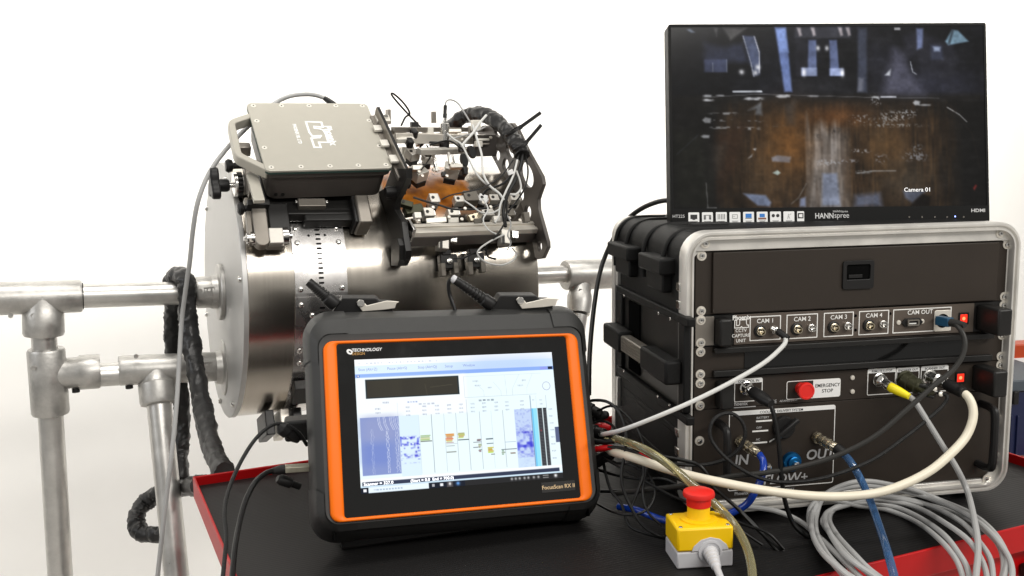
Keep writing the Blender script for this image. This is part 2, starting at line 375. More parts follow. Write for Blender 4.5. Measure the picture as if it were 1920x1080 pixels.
# screens are painted by code into a fine grid of coloured points (they give off their own light)
class Paint:
    def __init__(s, w_, h_, base):
        s.w, s.h = w_, h_; s.a = np.zeros((h_, w_, 3)); s.a[:] = np.array(base)/255.
        s.U, s.V = np.meshgrid((np.arange(w_)+.5)/w_, (np.arange(h_)+.5)/h_)
    def mixin(s, k, c): k = np.clip(k, 0, 1)[..., None]; s.a = s.a*(1-k)+np.array(c)/255.*k
    def rect(s, u0, v0, u1, v1, c, al=1.0, soft=0.002):
        k = np.clip((s.U-u0)/soft+.5, 0, 1)*np.clip((u1-s.U)/soft+.5, 0, 1)*np.clip((s.V-v0)/soft+.5, 0, 1)*np.clip((v1-s.V)/soft+.5, 0, 1); s.mixin(k*al, c)
    def poly(s, pts, c, al=1.0, soft=.003):
        ins = np.zeros(s.U.shape, bool); d = np.full(s.U.shape, 9.)
        n = len(pts); asp = s.w/s.h
        for i in range(n):
            (x0, y0), (x1, y1) = pts[i], pts[(i+1) % n]
            cond = (y0 > s.V) != (y1 > s.V); xi = (x1-x0)*(s.V-y0)/((y1-y0) if y1 != y0 else 1e-9)+x0; ins ^= cond & (s.U < xi)
            d = np.minimum(d, s.seg(x0, y0, x1, y1))
        sd = np.where(ins, d, -d); s.mixin(np.clip(sd/soft+.5, 0, 1)*al, c)
    def seg(s, x0, y0, x1, y1):
        k = s.h/s.w; px, py = s.U-x0, (s.V-y0)*k; dx, dy = x1-x0, (y1-y0)*k; t = np.clip((px*dx+py*dy)/(dx*dx+dy*dy+1e-12), 0, 1)
        return np.hypot(px-t*dx, py-t*dy)
    def line(s, pts, wd, c, al=1.0):
        d = np.full(s.U.shape, 9.)
        for a, b in zip(pts[:-1], pts[1:]): d = np.minimum(d, s.seg(*a, *b))
        s.mixin(np.clip((wd-d)/(.5/s.w)+.5, 0, 1)*al, c)
    def blob(s, u, v, ru, rv, c, al=1.0): s.mixin(al*np.exp(-((s.U-u)/ru)**2-((s.V-v)/rv)**2), c)
    def noise(s, nu, nv, seed=0):
        g = np.random.RandomState(seed).rand(nv+2, nu+2); x = s.U*nu; y = s.V*nv; i = x.astype(int); j = y.astype(int); fx = x-i; fy = y-j
        fx = fx*fx*(3-2*fx); fy = fy*fy*(3-2*fy)
        return (g[j, i]*(1-fx)+g[j, i+1]*fx)*(1-fy)+(g[j+1, i]*(1-fx)+g[j+1, i+1]*fx)*fy
    def build(s, name, F, x0, x1, y0, y1, m, parent):   # y1 is the top
        xs = x0+(x1-x0)*(np.arange(s.w)+.5)/s.w; ys = y1+(y0-y1)*(np.arange(s.h)+.5)/s.h
        xs[0], xs[-1], ys[0], ys[-1] = x0, x1, y1, y0
        X, Y = np.meshgrid(xs, ys); v = np.stack([X, Y, np.zeros_like(X)], -1).reshape(-1, 3)
        i = (np.arange(s.h-1)[:, None]*s.w+np.arange(s.w-1)[None]).ravel()
        f = np.stack([i, i+s.w, i+s.w+1, i+1], 1)
        me = bpy.data.meshes.new(name); me.from_pydata(v.tolist(), [], f.tolist()); me.materials.append(m)
        at = me.color_attributes.new('paint', 'FLOAT_COLOR', 'POINT')
        c = np.clip(s.a, 0, 1); lin = np.where(c <= .04045, c/12.92, ((c+.055)/1.055)**2.4).reshape(-1, 3)
        at.data.foreach_set('color', np.concatenate([lin, np.ones((len(lin), 1))], 1).astype(np.float32).ravel())
        return inst(name, me, parent, F)
def screen_mat(name, strength, rough):
    m = mat(name, (.003, .003, .003), 0, rough, spec=.22); nt = m.node_tree; a = nt.nodes.new('ShaderNodeAttribute'); a.attribute_name = 'paint'
    b = nt.nodes['Principled BSDF']; nt.links.new(a.outputs['Color'], b.inputs['Emission Color']); b.inputs['Emission Strength'].default_value = strength; return m
M['scr_mon'] = screen_mat('monitor_screen', .74, .14); M['scr_tab'] = screen_mat('tablet_screen', .80, .08)

# ------------------------------------------------------------------ rack case
CX, CZ, CW, CH, CR = -.0058, .2122, .5065, .400, .036
rack = thing('rack_case', 'black moulded rack case with aluminium rims standing on the trolley under the monitor', 'rack case', T(CX, .0, 0))
def sweep(mb, prof, F, w_=CW, h_=CH, r_=CR):
    rings = [[(x, y, z) for x, y in rrect(w_-2*i, h_-2*i, max(r_-i, .004), 8)] for i, z in prof]
    return mb.loft(rings+[rings[0]], caps=False, F=F)
FF = T(CX, 0, CZ) @ RF
b = MB(); sweep(b, [(0, -.012), (0, .013), (.0015, .0155), (.0045, .0155), (.006, .0125), (.0078, .0125), (.0088, .0155), (.0112, .0155), (.0122, .012), (.0122, .004), (.0135, .003), (.0135, -.012)], FF)
fr = b.build('front_rim', M['alu_worn'], rack)
fl = MB().box((CX, -.003, .3925), (.478, .008, .0150)).build('top_flange', M['alu_worn'], rack, .001)
MB().box((CX, -.003, .0225), (.478, .008, .0130)).build('bottom_flange', M['alu_worn'], rack, .001)
for sx in (-1, 1):
    for sz in (-1, 1):
        g = MB(); g.prism([(0, 0), (-.022*sx, 0), (-.016*sx, -.006*sz), (-.006*sx, -.016*sz), (0, -.022*sz)], .0015, .0045, T(CX+sx*.2395, 0, CZ+sz*.1855) @ RF); g.build('corner_gusset', M['alu_worn'], rack)
        screw(rack, T(CX+sx*.2235, -.007, CZ+sz*.1835) @ RF, True, True)
b = MB(); sweep(b, [(.001, -.325), (.001, -.343), (.004, -.347), (.02, -.347), (.02, -.325)], FF)
b.build('rear_rim', M['alu_worn'], rack)
b = MB(); sweep(b, [(.003, -.011), (.003, -.327), (.016, -.327), (.016, -.011)], FF); b.build('shell', M['case'], rack)
b = MB(); b.box((CX, .335, CZ), (.47, .006, .37)); b.build('back_panel', M['blkm'], rack)
# shell top ribs
for k, px_ in enumerate((.07, .16, .25, .31)):
    b = MB(); b.tube(smooth([(CX-.2555, px_, .33), (CX-.2552, px_, .372), (CX-.243, px_, .398), (CX-.215, px_, .4085), (CX-.17, px_, .4085)], 6), .0035, 8); b.build('shell_rib', M['case'], rack)
# side: bumpers, recessed panel, bar handle
for (y0, y1, z0, z1) in ((.190, .300, .350, .372), (.035, .135, .348, .371)):
    b = MB(); b.box((-.264, (y0+y1)/2, (z0+z1)/2), (.030, y1-y0, z1-z0)); bu = b.build('stacking_bumper', M['case'], rack, .003)
    b = MB(); b.box((-.262, (y0+y1)/2, z0-.013), (.016, (y1-y0)*.7, .028)); b.build('bumper_foot', M['case'], bu, .003)
sd = MB()
sd.box((-.2585, .13, .293), (.012, .335, .012)); sd.box((-.2585, .13, .157), (.012, .335, .012))
sd.box((-.2575, .285, .225), (.010, .024, .124)); sd.box((-.2575, -.02+.012, .225), (.010, .024, .124))
sd.build('handle_tray', M['case'], rack, .002)
MB().box((-.2552, .14, .225), (.003, .275, .122)).build('tray_plate', M['blkm'], rack)
MB().box((-.2575, .215, .225), (.004, .055, .112)).build('handle_pocket', M['slotm'], rack)
for z in (.283, .167):
    for y in (.03, .08, .25): inst('rivet', SCRS, rack, frame((-.2645, y, z+.004*(1 if z > .2 else -1)), (0, 1, 0), (0, 0, 1), (-1, 0, 0)))
h = MB(); h.box((-.274, .155, .219), (.018, .12, .024)); hb = h.build('handle_grip', M['anod'], rack, .003)
for k in range(5): MB().box((-.2834, .155, .209+.005*k), (.0016, .098, .0018)).build('grip_rib', M['anod'], hb)
for y0, y1 in ((.208, .30), (-.012, .102)):
    h = MB(); h.box((-.274, (y0+y1)/2, .219), (.025, y1-y0, .034)); h.box((-.264, y0+.02 if y0 < 0 else y1-.02, .219), (.02, .03, .03)); h.build('handle_end', M['case'], rack, .004)
for y in (.0, ):
    for z in (.335, .31, .128, .10):
        MB().box((-.258, .012+y, z), (.006, .014, .012)).build('rim_catch', M['chrome'], rack, .001)
for z in (.322, .115):
    MB().box((-.2575, .305, z), (.008, .012, .05)).build('rear_latch', M['alu_worn'], rack, .001)
# lower side ridges of the moulding
for z in (.125, .07):
    MB().box((-.2555, .15, z), (.004, .26, .010)).build('shell_rib', M['case'], rack, .002)
for sx in (-1, 1):   # inside 19 inch rails
    MB().box((sx*.2325-.0, .004, .207), (.019, .003, .356)).build('rack_rail', M['blkm'], rack)
for x in (-.2, .2):
    for y in (.03, .27): MB().cyl((x, y, 0), (x, y, .010), .012).build('foot', M['rubber'], rack)

# units from the top: drawer 2U, capture 1U, blank 1U, control 1U, coolant 3U
U = .04445; ZT = .385
def unit(name, label, cat, z1, n, m, ears=True, w_=.482, screws=(), face=None):
    t = thing(name, label, cat, T(0, 0, z1-n*U))
    MB().box((0, -.0015, z1-n*U/2), (w_, .003, n*U-.0009)).build('faceplate', m, t, .0004)
    for sx in (-1, 1):
        for dz in screws: screw(t, T(sx*.23255, -.003, z1-dz) @ RF, True, True)
    return t
BX = lambda x0, x1, z0, z1, y0, y1: MB().box(((x0+x1)/2, (y0+y1)/2, (z0+z1)/2), (x1-x0, abs(y1-y0), z1-z0))
def loop_handle(t, x, z0, z1, out=.036, m='blkm', wd=.012):
    b = MB(); pr = [(0, z0), (0, z1), (out, z1), (out, z0)]
    b.ring([(out, z0), (out, z1), (0, z1), (0, z0)], [(out-.009, z0+.007), (out-.009, z1-.007), (.0, z1-.007), (.0, z0+.007)], -wd/2, wd/2, frame((x, -.003, 0), (0, -1, 0), (0, 0, 1), (-1, 0, 0)))
    return b.build('pull_handle', M[m], t, .002)
def solid_handle(t, x, z0, z1, out=.036, wd=.013):
    b = MB(); b.box((x, -.003-out/2, (z0+z1)/2), (wd, out, z1-z0)); return b.build('pull_handle', M['blkm'], t, .003)
def outline(t, x0, x1, z0, z1, wd=.0014, r_=.0015, m='white', h=.0004, Y=-.003, name='printed_frame'):
    cx_, cz_ = (x0+x1)/2, (z0+z1)/2
    o = MB().ring(rrect(x1-x0, z1-z0, r_, 4), rrect(x1-x0-2*wd, z1-z0-2*wd, max(r_-wd, .0003), 4), 0, h, T(cx_, Y, cz_) @ RF).build(name, M[m], t); return o
PT = lambda Y=-.003: T(0, Y, 0) @ RF     # print on a panel: local x = X, local y = Z

drw = unit('drawer_unit', 'wide black drawer at the top of the rack with a square recessed catch', 'drawer', ZT, 2, M['panel'], screws=(.00635, .08255))
BX(-.2175, .2175, ZT-2*U+.002, ZT-.002, -.003, -.008).build('drawer_front', M['panel'], drw, .0012)
x0, z0 = pan(1578, 543, -.008); x1, z1 = pan(1638, 487, -.008); cxd, czd = (x0+x1)/2, (z0+z1)/2
o = MB().ring(rrect(x1-x0, z1-z0, .004, 4), rrect((x1-x0)*.76, (z1-z0)*.52, .002, 4, 0, (z1-z0)*.10), 0, .003, T(cxd, -.008, czd) @ RF).build('catch_bezel', M['blk'], drw, .0006)
MB().box((0, (z1-z0)*.10, .0003), ((x1-x0)*.78, (z1-z0)*.54, .0006), T(cxd, -.008, czd) @ RF).build('catch_shade', M['slotm'], drw)  # black plate on the drawer face, painted as the catch opening's shade
MB().box((-.004, (z1-z0)*-.05, .0012), ((x1-x0)*.44, (z1-z0)*.12, .0016), T(cxd, -.008, czd) @ RF).build('catch_lever', M['blk'], drw, .0004)

# --- capture unit
z1u = ZT-2*U
cap = unit('capture_unit', 'grey panel in the rack marked CCTV CAPTURE UNIT with four boxed camera inputs', 'rack unit', z1u, 1, M['blkm'], screws=(.00635, .0381))
zc = z1u-U/2
xl, _ = pan(1374, 620); xr, _ = pan(1822, 595)
BX(xl, xr, z1u-U+.001, z1u-.001, -.003, -.0045).build('printed_panel', M['camp'], cap, .0003)
BX(-.2405, -.2135, z1u-U+.002, z1u-.002, -.003, -.0042).build('ear', M['anod'], cap, .0004)
solid_handle(cap, xl-.0195, z1u-U+.003, z1u-.003, .022, .018); solid_handle(cap, xr+.0155, z1u-U+.003, z1u-.003, .050, .022)
YP = -.0045
def bnc(t, x, z, Y, r_=.0062, ln=.011, m='brass', nut=True):
    b = MB()
    F = T(x, Y, z) @ RF
    if nut: MB().lathe([(r_*1.45, 0), (r_*1.45, .002), (r_*1.3, .0026), (.001, .0026)], F, 20).build('socket_flange', M['blk'], t)
    b.lathe([(r_, .0), (r_, ln*.45), (r_*.82, ln*.5), (r_*.82, ln), (r_*.62, ln), (r_*.62, ln*.4), (.0016, ln*.4), (.0016, ln*.8), (.0001, ln*.8)], F, 20)
    s_ = b.build('socket', M[m], t)
    MB().cyl(F @ Vector((-r_*.95, 0, ln*.7)), F @ Vector((r_*.95, 0, ln*.7)), .0012, seg=8).build('bayonet_pin', M[m], s_)
    return s_
cams = [((1406, 590), (1463, 644), 1), ((1475, 586), (1532, 639), 2), ((1545, 581), (1599, 635), 3), ((1611, 577), (1665, 631), 4)]
for (a, c_, n) in cams:
    x0, _ = pan(*a, YP); x1, _ = pan(*c_, YP); za, zb = z1u-.0046, z1u-U+.0052
    outline(cap, x0, x1, zb, za, .0013, .0006, Y=YP)
    text('CAM %d' % n, .0088, PT(YP), (x0+x1)/2, za-.0072, M['white'], cap, bold=.006)
    wd = x1-x0; zz = zb+.0138
    bnc(cap, x0+wd*.32, zz, YP, .0060, .010); bnc(cap, x0+wd*.78, zz+.001, YP, .0056, .009, 'chrome', False)
x0, _ = pan(1674, 600, YP); x1, _ = pan(1783, 600, YP); za, zb = z1u-.0046, z1u-U+.0052
outline(cap, x0, x1, zb, za, .0013, .0006, Y=YP)
text('CAM OUT', .0088, PT(YP), x0+(x1-x0)*.46, za-.0058, M['white'], cap, bold=.006)
zz = zb+.0150; xh, _ = pan(1709, 602, YP)
b = MB(T(xh, YP, zz) @ RF); b.prism([(-.017, 0), (-.011, .006), (.011, .006), (.017, 0), (.011, -.006), (-.011, -.006)], 0, .003); pd = b.build('video_port', M['blk'], cap, .0005)
MB(T(xh, YP, zz) @ RF).ring(rrect(.018, .009, .001, 2), rrect(.014, .0055, .0006, 2), .003, .006).build('port_shroud', M['anod'], cap)
MB(T(xh, YP, zz-.0014) @ RF).box((0, 0, .0034), (.011, .0016, .001)).build('port_tongue', M['white'], cap)
for dx in (-.0205, .0165): inst('screw', SCRB, cap, T(xh+dx, YP, zz+.0005) @ RF)
xe, _ = pan(1766, 598, YP)
MB(T(xe, YP, zz) @ RF).ring(rrect(.026, .031, .003, 4), circ(0, 0, .0105, 24), 0, .002).build('network_socket', M['alu'], cap) if False else MB(T(xe, YP, zz) @ RF).prism(rrect(.026, .031, .003, 4), 0, .002).build('network_socket', M['alu'], cap, .0005)
MB(T(xe, YP, zz) @ RF).lathe([(.0102, .002), (.0102, .0024), (.0001, .0024)], None, 24).build('socket_mouth', M['slotm'], cap)
def rocker(t, px_, py_, Y, w_=.0155, h_=.0175):
    x, z = pan(px_, py_, Y); F = T(x, Y, z) @ RF
    MB(F).ring(rrect(w_, h_, .0008, 2), rrect(w_*.76, h_*.72, .0006, 2), 0, .002).build('switch_bezel', M['blk'], t)
    k = MB(F).prism(rrect(w_*.74, h_*.70, .0005, 2), .0002, .0016).build('rocker_switch', M['lampr'], t, .0004)
    MB(F).lathe([(.0026, .0016), (.0014, .0019), (.0001, .002)], None, 12).build('lamp_window', M['lampc'], k)
rocker(cap, 1806, 597, YP)
for px_, py_ in ((1604, 592), (1604, 619), (1669, 588)):
    x, z = pan(px_, py_, YP); inst('screw_hole', MB().lathe([(.0022, 0), (.0022, .0003), (.0001, .0003)], None, 12).mesh('screw_hole', M['slotm']), cap, T(x, YP, z) @ RF)
# maker's mark and words at the left of the panel
def maker_mark(t, F, x, y, s_, m, name='emblem'):   # two nested hook strokes side by side, drawn as one band
    def stroke(pts, wd):
        b = MB(F @ T(x, y, 0) @ Matrix.Scale(s_, 4)); 
        for p, q_ in zip(pts[:-1], pts[1:]):
            d = Vector((q_[0]-p[0], q_[1]-p[1], 0)); l = d.length; a = math.atan2(d.y, d.x)
            b.box((l/2, 0, .01), (l+wd*.98, wd, .02), T(p[0], p[1], .0001*random.random()/s_) @ Rz(a))
        return b
    P = [(-.5, .25), (-.38, .25), (-.38, -.12), (-.18, -.12), (-.12, .0), (-.12, .25), (.04, .25), (.04, -.12), (.20, -.12), (.20, .02), (.32, .02), (.32, .25)]
    P2 = [(-.5, .25), (-.5, -.28), (-.08, -.28), (.0, -.20), (.06, -.28), (.5, -.28), (.5, -.12), (.40, -.12), (.34, .02), (.34, .25), (.04, .25)]
    P3 = [(-.5, .25), (-.36, .25), (-.36, -.12), (-.2, -.12), (-.14, -.02), (-.14, .25), (.04, .25)]
    stroke(P2, .055).build(name, m, t); stroke(P3, .05).build(name, m, t)
xs, _ = pan(1390, 620, YP)
text('Phoenix', .0090, PT(YP), xs, z1u-.0055, M['white'], cap, bold=.03, sx=.92)
maker_mark(cap, PT(YP) @ T(0, 0, .0002), xs, z1u-.0138, .0205, M['white'])
for s_, dz in (('CCTV', .0236), ('CAPTURE', .0308), ('UNIT', .0380)): text(s_, .0066, PT(YP), xs-.0006, z1u-dz, M['white'], cap, bold=.006, sx=.95)

# --- blank unit with a dark letterbox slot
z1b = ZT-3*U
bl = unit('vented_blank_panel', 'plain black rack panel with a long glossy slot between the two labelled units', 'blank panel', z1b, 1, M['panel'], screws=(.00635, .0381))
BX(-.215, .215, z1b-.009, z1b-.001, -.003, -.012).build('upper_lip', M['blkm'], bl, .001)
BX(-.215, .215, z1b-U+.002, z1b-U+.011, -.003, -.010).build('lower_lip', M['blkm'], bl, .001)
BX(-.168, .172, z1b-U+.011, z1b-.009, -.003, -.0042).build('slot', M['glass'], bl)

# --- control unit
z1c = ZT-4*U
ctl = unit('control_unit', 'black rack unit with red EMERGENCY STOP button and a row of plugged sockets', 'rack unit', z1c, 1, M['panel'], screws=(.00635, .0381))
Yc = -.003
solid_handle(ctl, -.2005, z1c-U+.003, z1c-.003, .022, .021); solid_handle(ctl, .1985, z1c-U+.003, z1c-.003, .050, .022)
rocker(ctl, 1800, 708, Yc)
def tag_box(t, p0, p1, word, size, top=.0065, Y=Yc):
    x0, z1_ = pan(*p0, Y); x1, z0_ = pan(*p1, Y)
    outline(t, x0, x1, z0_, z1_, .0011, .0025, Y=Y)
    BX(x0+.0011, x1-.0011, z1_-top, z1_-.0011, Y, Y-.0004).build('title_strip', M['labelw'], t)
    text(word, size, PT(Y), (x0+x1)/2, z1_-top/2-.0006, M['ink'], t, h=.0006, bold=.004)
    return x0, x1, z0_, z1_
tag_box(ctl, (1377, 711), (1429, 751), 'CONTROL IN', .0052)
tag_box(ctl, (1627, 692), (1678, 738), 'REMOTE E-STOP', .0044)
tag_box(ctl, (1681, 690), (1722, 736), 'ENCODER OUT', .0044)
tag_box(ctl, (1727, 687), (1776, 733), 'SCANNER OUT', .0046)
x0, z1_ = pan(1475, 715, Yc); x1, z0_ = pan(1575, 743, Yc)
outline(ctl, x0, x1, z0_, z1_, .001, .003, Y=Yc); xm = x0+(x1-x0)*.49
BX(xm, x1-.001, z0_+.001, z1_-.001, Yc, Yc-.0004).build('title_strip', M['labelw'], ctl)
text('EMERGENCY', .0072, PT(Yc), (xm+x1)/2+.001, (z0_+z1_)/2+.0040, M['ink'], ctl, h=.0006, bold=.005, sx=.93)
text('STOP', .0072, PT(Yc), (xm+x1)/2+.001, (z0_+z1_)/2-.0040, M['ink'], ctl, h=.0006, bold=.005)
xb, zb_ = pan(1511, 733, Yc-.016); F = T(xb, Yc, zb_) @ RF
MB(F).lathe([(.0085, 0), (.0085, .006), (.006, .007), (.006, .012), (.0118, .013), (.0125, .016), (.0118, .019), (.0095, .0195), (.009, .0188), (.0001, .0188)], None, 28).build('stop_button', M['redp'], ctl)
for px_, py_ in ((1598, 708), (1598, 734)):
    x, z = pan(px_, py_, Yc); inst('screw', SCRB, ctl, T(x, Yc, z) @ RF)
x, z = pan(1388, 757, Yc); text('Phoenix', .0072, PT(Yc), x-.001, z, M['silverp'], ctl, bold=.025)
MB(T(x, Yc, z-.0052) @ RF).box((.005, 0, .0002), (.036, .0012, .0004)).build('strapline', M['silverp'], ctl)
x, z = pan(1451, 753, Yc); text('CE', .0070, PT(Yc), x, z, M['silverp'], ctl, bold=.0)
x, z = pan(1478, 751, Yc); text('AE-MARS-DRV1', .0040, PT(Yc), x, z, M['silverp'], ctl, bold=.01, shear=.2)
def jack(t, px_, py_, Y, r_, ln, m, name='socket'):
    x, z = pan(px_, py_, Y); F = T(x, Y, z) @ RF
    return MB(F).lathe([(r_*1.35, 0), (r_*1.35, .002), (r_*1.1, .003), (r_*1.1, ln), (r_*.8, ln), (.0001, ln)], None, 22).build(name, M[m], t)
jack(ctl, 1399, 727, Yc, .0075, .008, 'chrome'); jack(ctl, 1648, 712, Yc, .0075, .010, 'chrome'); jack(ctl, 1697, 712, Yc, .0105, .012, 'olive'); jack(ctl, 1742, 707, Yc, .0085, .012, 'chrome')

# --- coolant unit
z1k = ZT-5*U
coo = unit('coolant_unit', 'tall black rack unit marked IN, OUT and FLOW with hose fittings', 'rack unit', z1k, 3, M['panel'], screws=(.04445, .1016))
def standoff(t, px_, p0, p1, Y=-.003, out=.034):
    x, za = pan(px_, p0, Y); _, zb2 = pan(px_, p1, Y)
    b = MB(); b.tube(smooth([(x, Y, za), (x, Y-out*.7, za-.001), (x, Y-out, za-.012), (x, Y-out, zb2+.012), (x, Y-out*.7, zb2+.001), (x, Y, zb2)], 6), .0058, 10); b.build('bow_handle', M['blk'], t)
x_, z_ = pan(1355, 800); _, zq = pan(1355, 895)
standoff(coo, 1346, 792, 897); standoff(coo, 1838, 756, 868)
x0, z1_ = pan(1367, 772, Yc); x1, _ = pan(1566, 772, Yc); _, z0_ = pan(1560, 905, Yc)
outline(coo, x0, x1, z0_, z1_, .0011, .003, Y=Yc)
BX(x0+.004, x1-.0012, z1_-.0064, z1_-.0011, Yc, Yc-.0004).build('title_strip', M['labelw'], coo)
text('COOLANT DELIVERY SYSTEM', .0050, PT(Yc), (x0+x1)/2-.002, z1_-.0038, M['ink'], coo, h=.0006, bold=.003)
for px_, py_, s_ in ((1430, 783, 'BATTERY'), (1423, 802, 'OFF'), (1421, 824, 'AC')):
    x, z = pan(px_, py_, Yc); text(s_, .0046, PT(Yc), x, z, M['silverp'], coo, bold=.01)
    MB(T(x, Yc, z-.0048) @ RF).box((.002, 0, .0002), (.024, .0022, .0004)).build('printed_bar', M['white'], coo)
def pstroke(t, pts, wd, Y=Yc):
    b = MB(T(0, Y, 0) @ RF)
    q_ = [pan(*p, Y) for p in pts]
    for i, (p, r_) in enumerate(zip(q_[:-1], q_[1:])):
        d = Vector((r_[0]-p[0], r_[1]-p[1], 0)); b.box((d.length/2, 0, .0002+.00005*i), (d.length+wd*.6, wd, .0004), T(p[0], p[1], 0) @ Rz(math.atan2(d.y, d.x)))
    b.build('printed_bar', M['white'], t)
pstroke(coo, [(1443, 828), (1451, 823)], .0018); pstroke(coo, [(1462, 823), (1478, 809)], .0018)
x, z = pan(1468, 800, Yc); F = T(x, Yc, z) @ RF
MB(F).lathe([(.0165, 0), (.0160, .006), (.0145, .008), (.0001, .008)], None, 26).build('selector_dial', M['blk'], coo)
MB(F @ Rz(R(38))).box((0, 0, .012), (.042, .007, .010)).build('selector_knob', M['blk'], coo, .002)
def words(px_, py_, s_, size, **k): x, z = pan(px_, py_, Yc); text(s_, size, PT(Yc), x, z, M['silverp'], coo, **k)
words(1390, 863, 'IN', .0205, bold=.022, shear=.12); words(1537, 852, 'OUT', .0205, bold=.022, shear=.15); words(1465, 898, 'FLOW', .0200, bold=.012, shear=.2); words(1508, 895, '+', .0200, bold=.012)
x, z = pan(1465, 919, Yc); text('AE-MARS-CDS1', .0058, PT(Yc), x, z, M['silverp'], coo, bold=.01, shear=.2)
x, z = pan(1390, 925, Yc); text('Phoenix', .0065, PT(Yc), x, z, M['silverp'], coo, bold=.02)
def barb(t, px_, py_, tipx, tipy, tipY):
    p0 = onY(px_, py_, -.003); p1 = onY(tipx, tipy, tipY); F = aim(p0, p1); l = (p1-p0).length
    pr = [(.0085, 0), (.0085, l*.12), (.0062, l*.14), (.0062, l*.24), (.0075, l*.26), (.0075, l*.36), (.0058, l*.38), (.0058, l*.46), (.0078, l*.48), (.0078, l*.6), (.006, l*.62), (.006, l*.7), (.0072, l*.72), (.0072, l*.9), (.0052, l), (.0001, l)]
    return MB(F).lathe(pr, None, 18).build('hose_fitting', M['brass'], t)
barb(coo, 1386, 826, 1424, 852, -.040); barb(coo, 1529, 819, 1572, 842, -.042)
x, z = pan(1488, 868, -.012); F = T(x, Yc, z) @ RF
MB(F).lathe([(.014, 0), (.0145, .004), (.013, .007), (.0095, .008), (.0095, .013), (.008, .014), (.0001, .014)], None, 26).build('flow_knob', M['bluek'], coo)
MB(F).lathe([(.0045, .014), (.0045, .020), (.0035, .021), (.0001, .021)], None, 16).build('knob_spindle', M['chrome'], coo)
x, z = pan(1442, 876, -.006); MB(T(x, Yc, z) @ RF).lathe([(.005, 0), (.005, .003), (.003, .006), (.0001, .007)], None, 16).build('toggle_stud', M['chrome'], coo)

# ------------------------------------------------------------------ monitor
MF = T(.035, .157, .557) @ Rz(-.155) @ Rx(-.158) @ Ry(.007) @ RF
mon = thing('monitor', 'black flat monitor on top of the rack showing a dark rusty inspection video', 'monitor', T(.035, .19, .403))
MB(MF).prism(rrect(.495, .310, .004, 3), -.034, 0).build('housing', M['gloss'], mon, .0015)
MB(MF).box((0, -.02, -.034), (.30, .20, .02)).build('rear_bulge', M['blk'], mon, .006)
su = [inF(MF, *p) for p in ((1253, 70), (1851, 68), (1853, 387), (1258, 390))]
sx0, sx1 = -.2432, .2432; sy1 = .1502; sy0 = (su[2].y+su[3].y)/2
MB(MF).ring(rrect(.4935, .3085, .003, 3), [(sx1, sy1), (sx0, sy1), (sx0, sy0), (sx1, sy0)] if False else rrect(sx1-sx0, sy1-sy0, .0006, 3, 0, (sy1+sy0)/2), 0, .0016).build('bezel', M['gloss'], mon)
pa = Paint(384, 224, (20, 20, 22))
n1 = pa.noise(9, 6, 3); n2 = pa.noise(70, 5, 4); n3 = pa.noise(160, 9, 5); n4 = pa.noise(30, 60, 6)
pa.mixin((n1-.35)*.5*(pa.V < .42), (44, 48, 66)); pa.mixin(.5*(pa.U > .62)*(pa.V < .42)*n1, (62, 62, 76))
X0 = lambda x: (x-90)/1535; Y0 = lambda y: (y-72)/895
def q2(*p): return [(X0(a), Y0(b_)) for a, b_ in p]
pa.rect(0, .38, 1, 1, (34, 31, 28), .8, .03)
rust = np.clip((pa.V-.40)/.12, 0, 1)*np.clip((pa.U-.13)/.06, 0, 1)*np.clip((.93-pa.U)/.1, 0, 1)
pa.mixin(rust*(.30+.55*n2), (92, 58, 28)); pa.mixin(rust*np.clip(n3-.45, 0, 1)*1.1, (134, 88, 40)); pa.mixin(rust*np.clip(n1-.55, 0, 1)*1.6, (22, 18, 15)); pa.mixin(rust*np.clip(n2*n3-.32, 0, 1)*1.6, (20, 17, 14))
for a in ((.36, .66, .08, .16, (150, 88, 22), .75), (.30, .85, .1, .16, (116, 82, 46), .5), (.53, .50, .09, .06, (140, 74, 22), .6), (.68, .67, .06, .14, (128, 84, 34), .6), (.75, .86, .08, .12, (96, 84, 66), .5), (.2, .62, .05, .1, (70, 48, 30), .5)): pa.blob(*a)
wl = np.clip((pa.U-.412+.03*(n2-.5))/.035, 0, 1)*np.clip((.575-pa.U+.04*(n1-.5))/.05, 0, 1)*np.clip((pa.V-.50+.10*(n2-.5))/.09, 0, 1)
pa.mixin(wl*(.42+.5*n3)*(.75+.5*n2), (184, 174, 168)); pa.mixin(wl*np.clip(n2-.45, 0, 1)*1.2, (84, 66, 52))
pa.poly(q2((820, 800), (890, 800), (905, 960), (815, 960)), (140, 160, 205), .75, .01); pa.poly(q2((980, 910), (1100, 900), (1110, 965), (975, 965)), (120, 136, 180), .7, .02)
pa.poly(q2((430, 895), (540, 905), (566, 940), (560, 960), (500, 955)), (134, 156, 206), .9, .008); pa.poly(q2((1215, 890), (1330, 890), (1260, 950), (1225, 925)), (110, 124, 160), .8, .01); pa.poly(q2((708, 925), (735, 915), (735, 962), (706, 962)), (140, 158, 208), .85, .008)
pa.poly(q2((572, 720), (600, 708), (668, 716), (660, 745), (575, 738)), (150, 158, 185), .9, .006); pa.poly(q2((575, 795), (600, 782), (615, 795), (600, 806)), (205, 236, 228), 1, .004); pa.poly(q2((480, 676), (500, 672), (492, 684)), (220, 220, 225), .9)
pa.poly(q2((455, 724), (480, 700), (475, 715)), (200, 200, 205), .9)
n9 = pa.noise(230, 150, 31); n10 = pa.noise(90, 150, 32)
def patch(x, y, rx, ry, thr, c, al=.9, nz=None):
    nz = n9 if nz is None else nz
    m_ = np.exp(-((pa.U-X0(x))/(rx/1535))**4-((pa.V-Y0(y))/(ry/895))**4); pa.mixin(m_*np.clip((nz-thr)*5, 0, 1)*al, c)
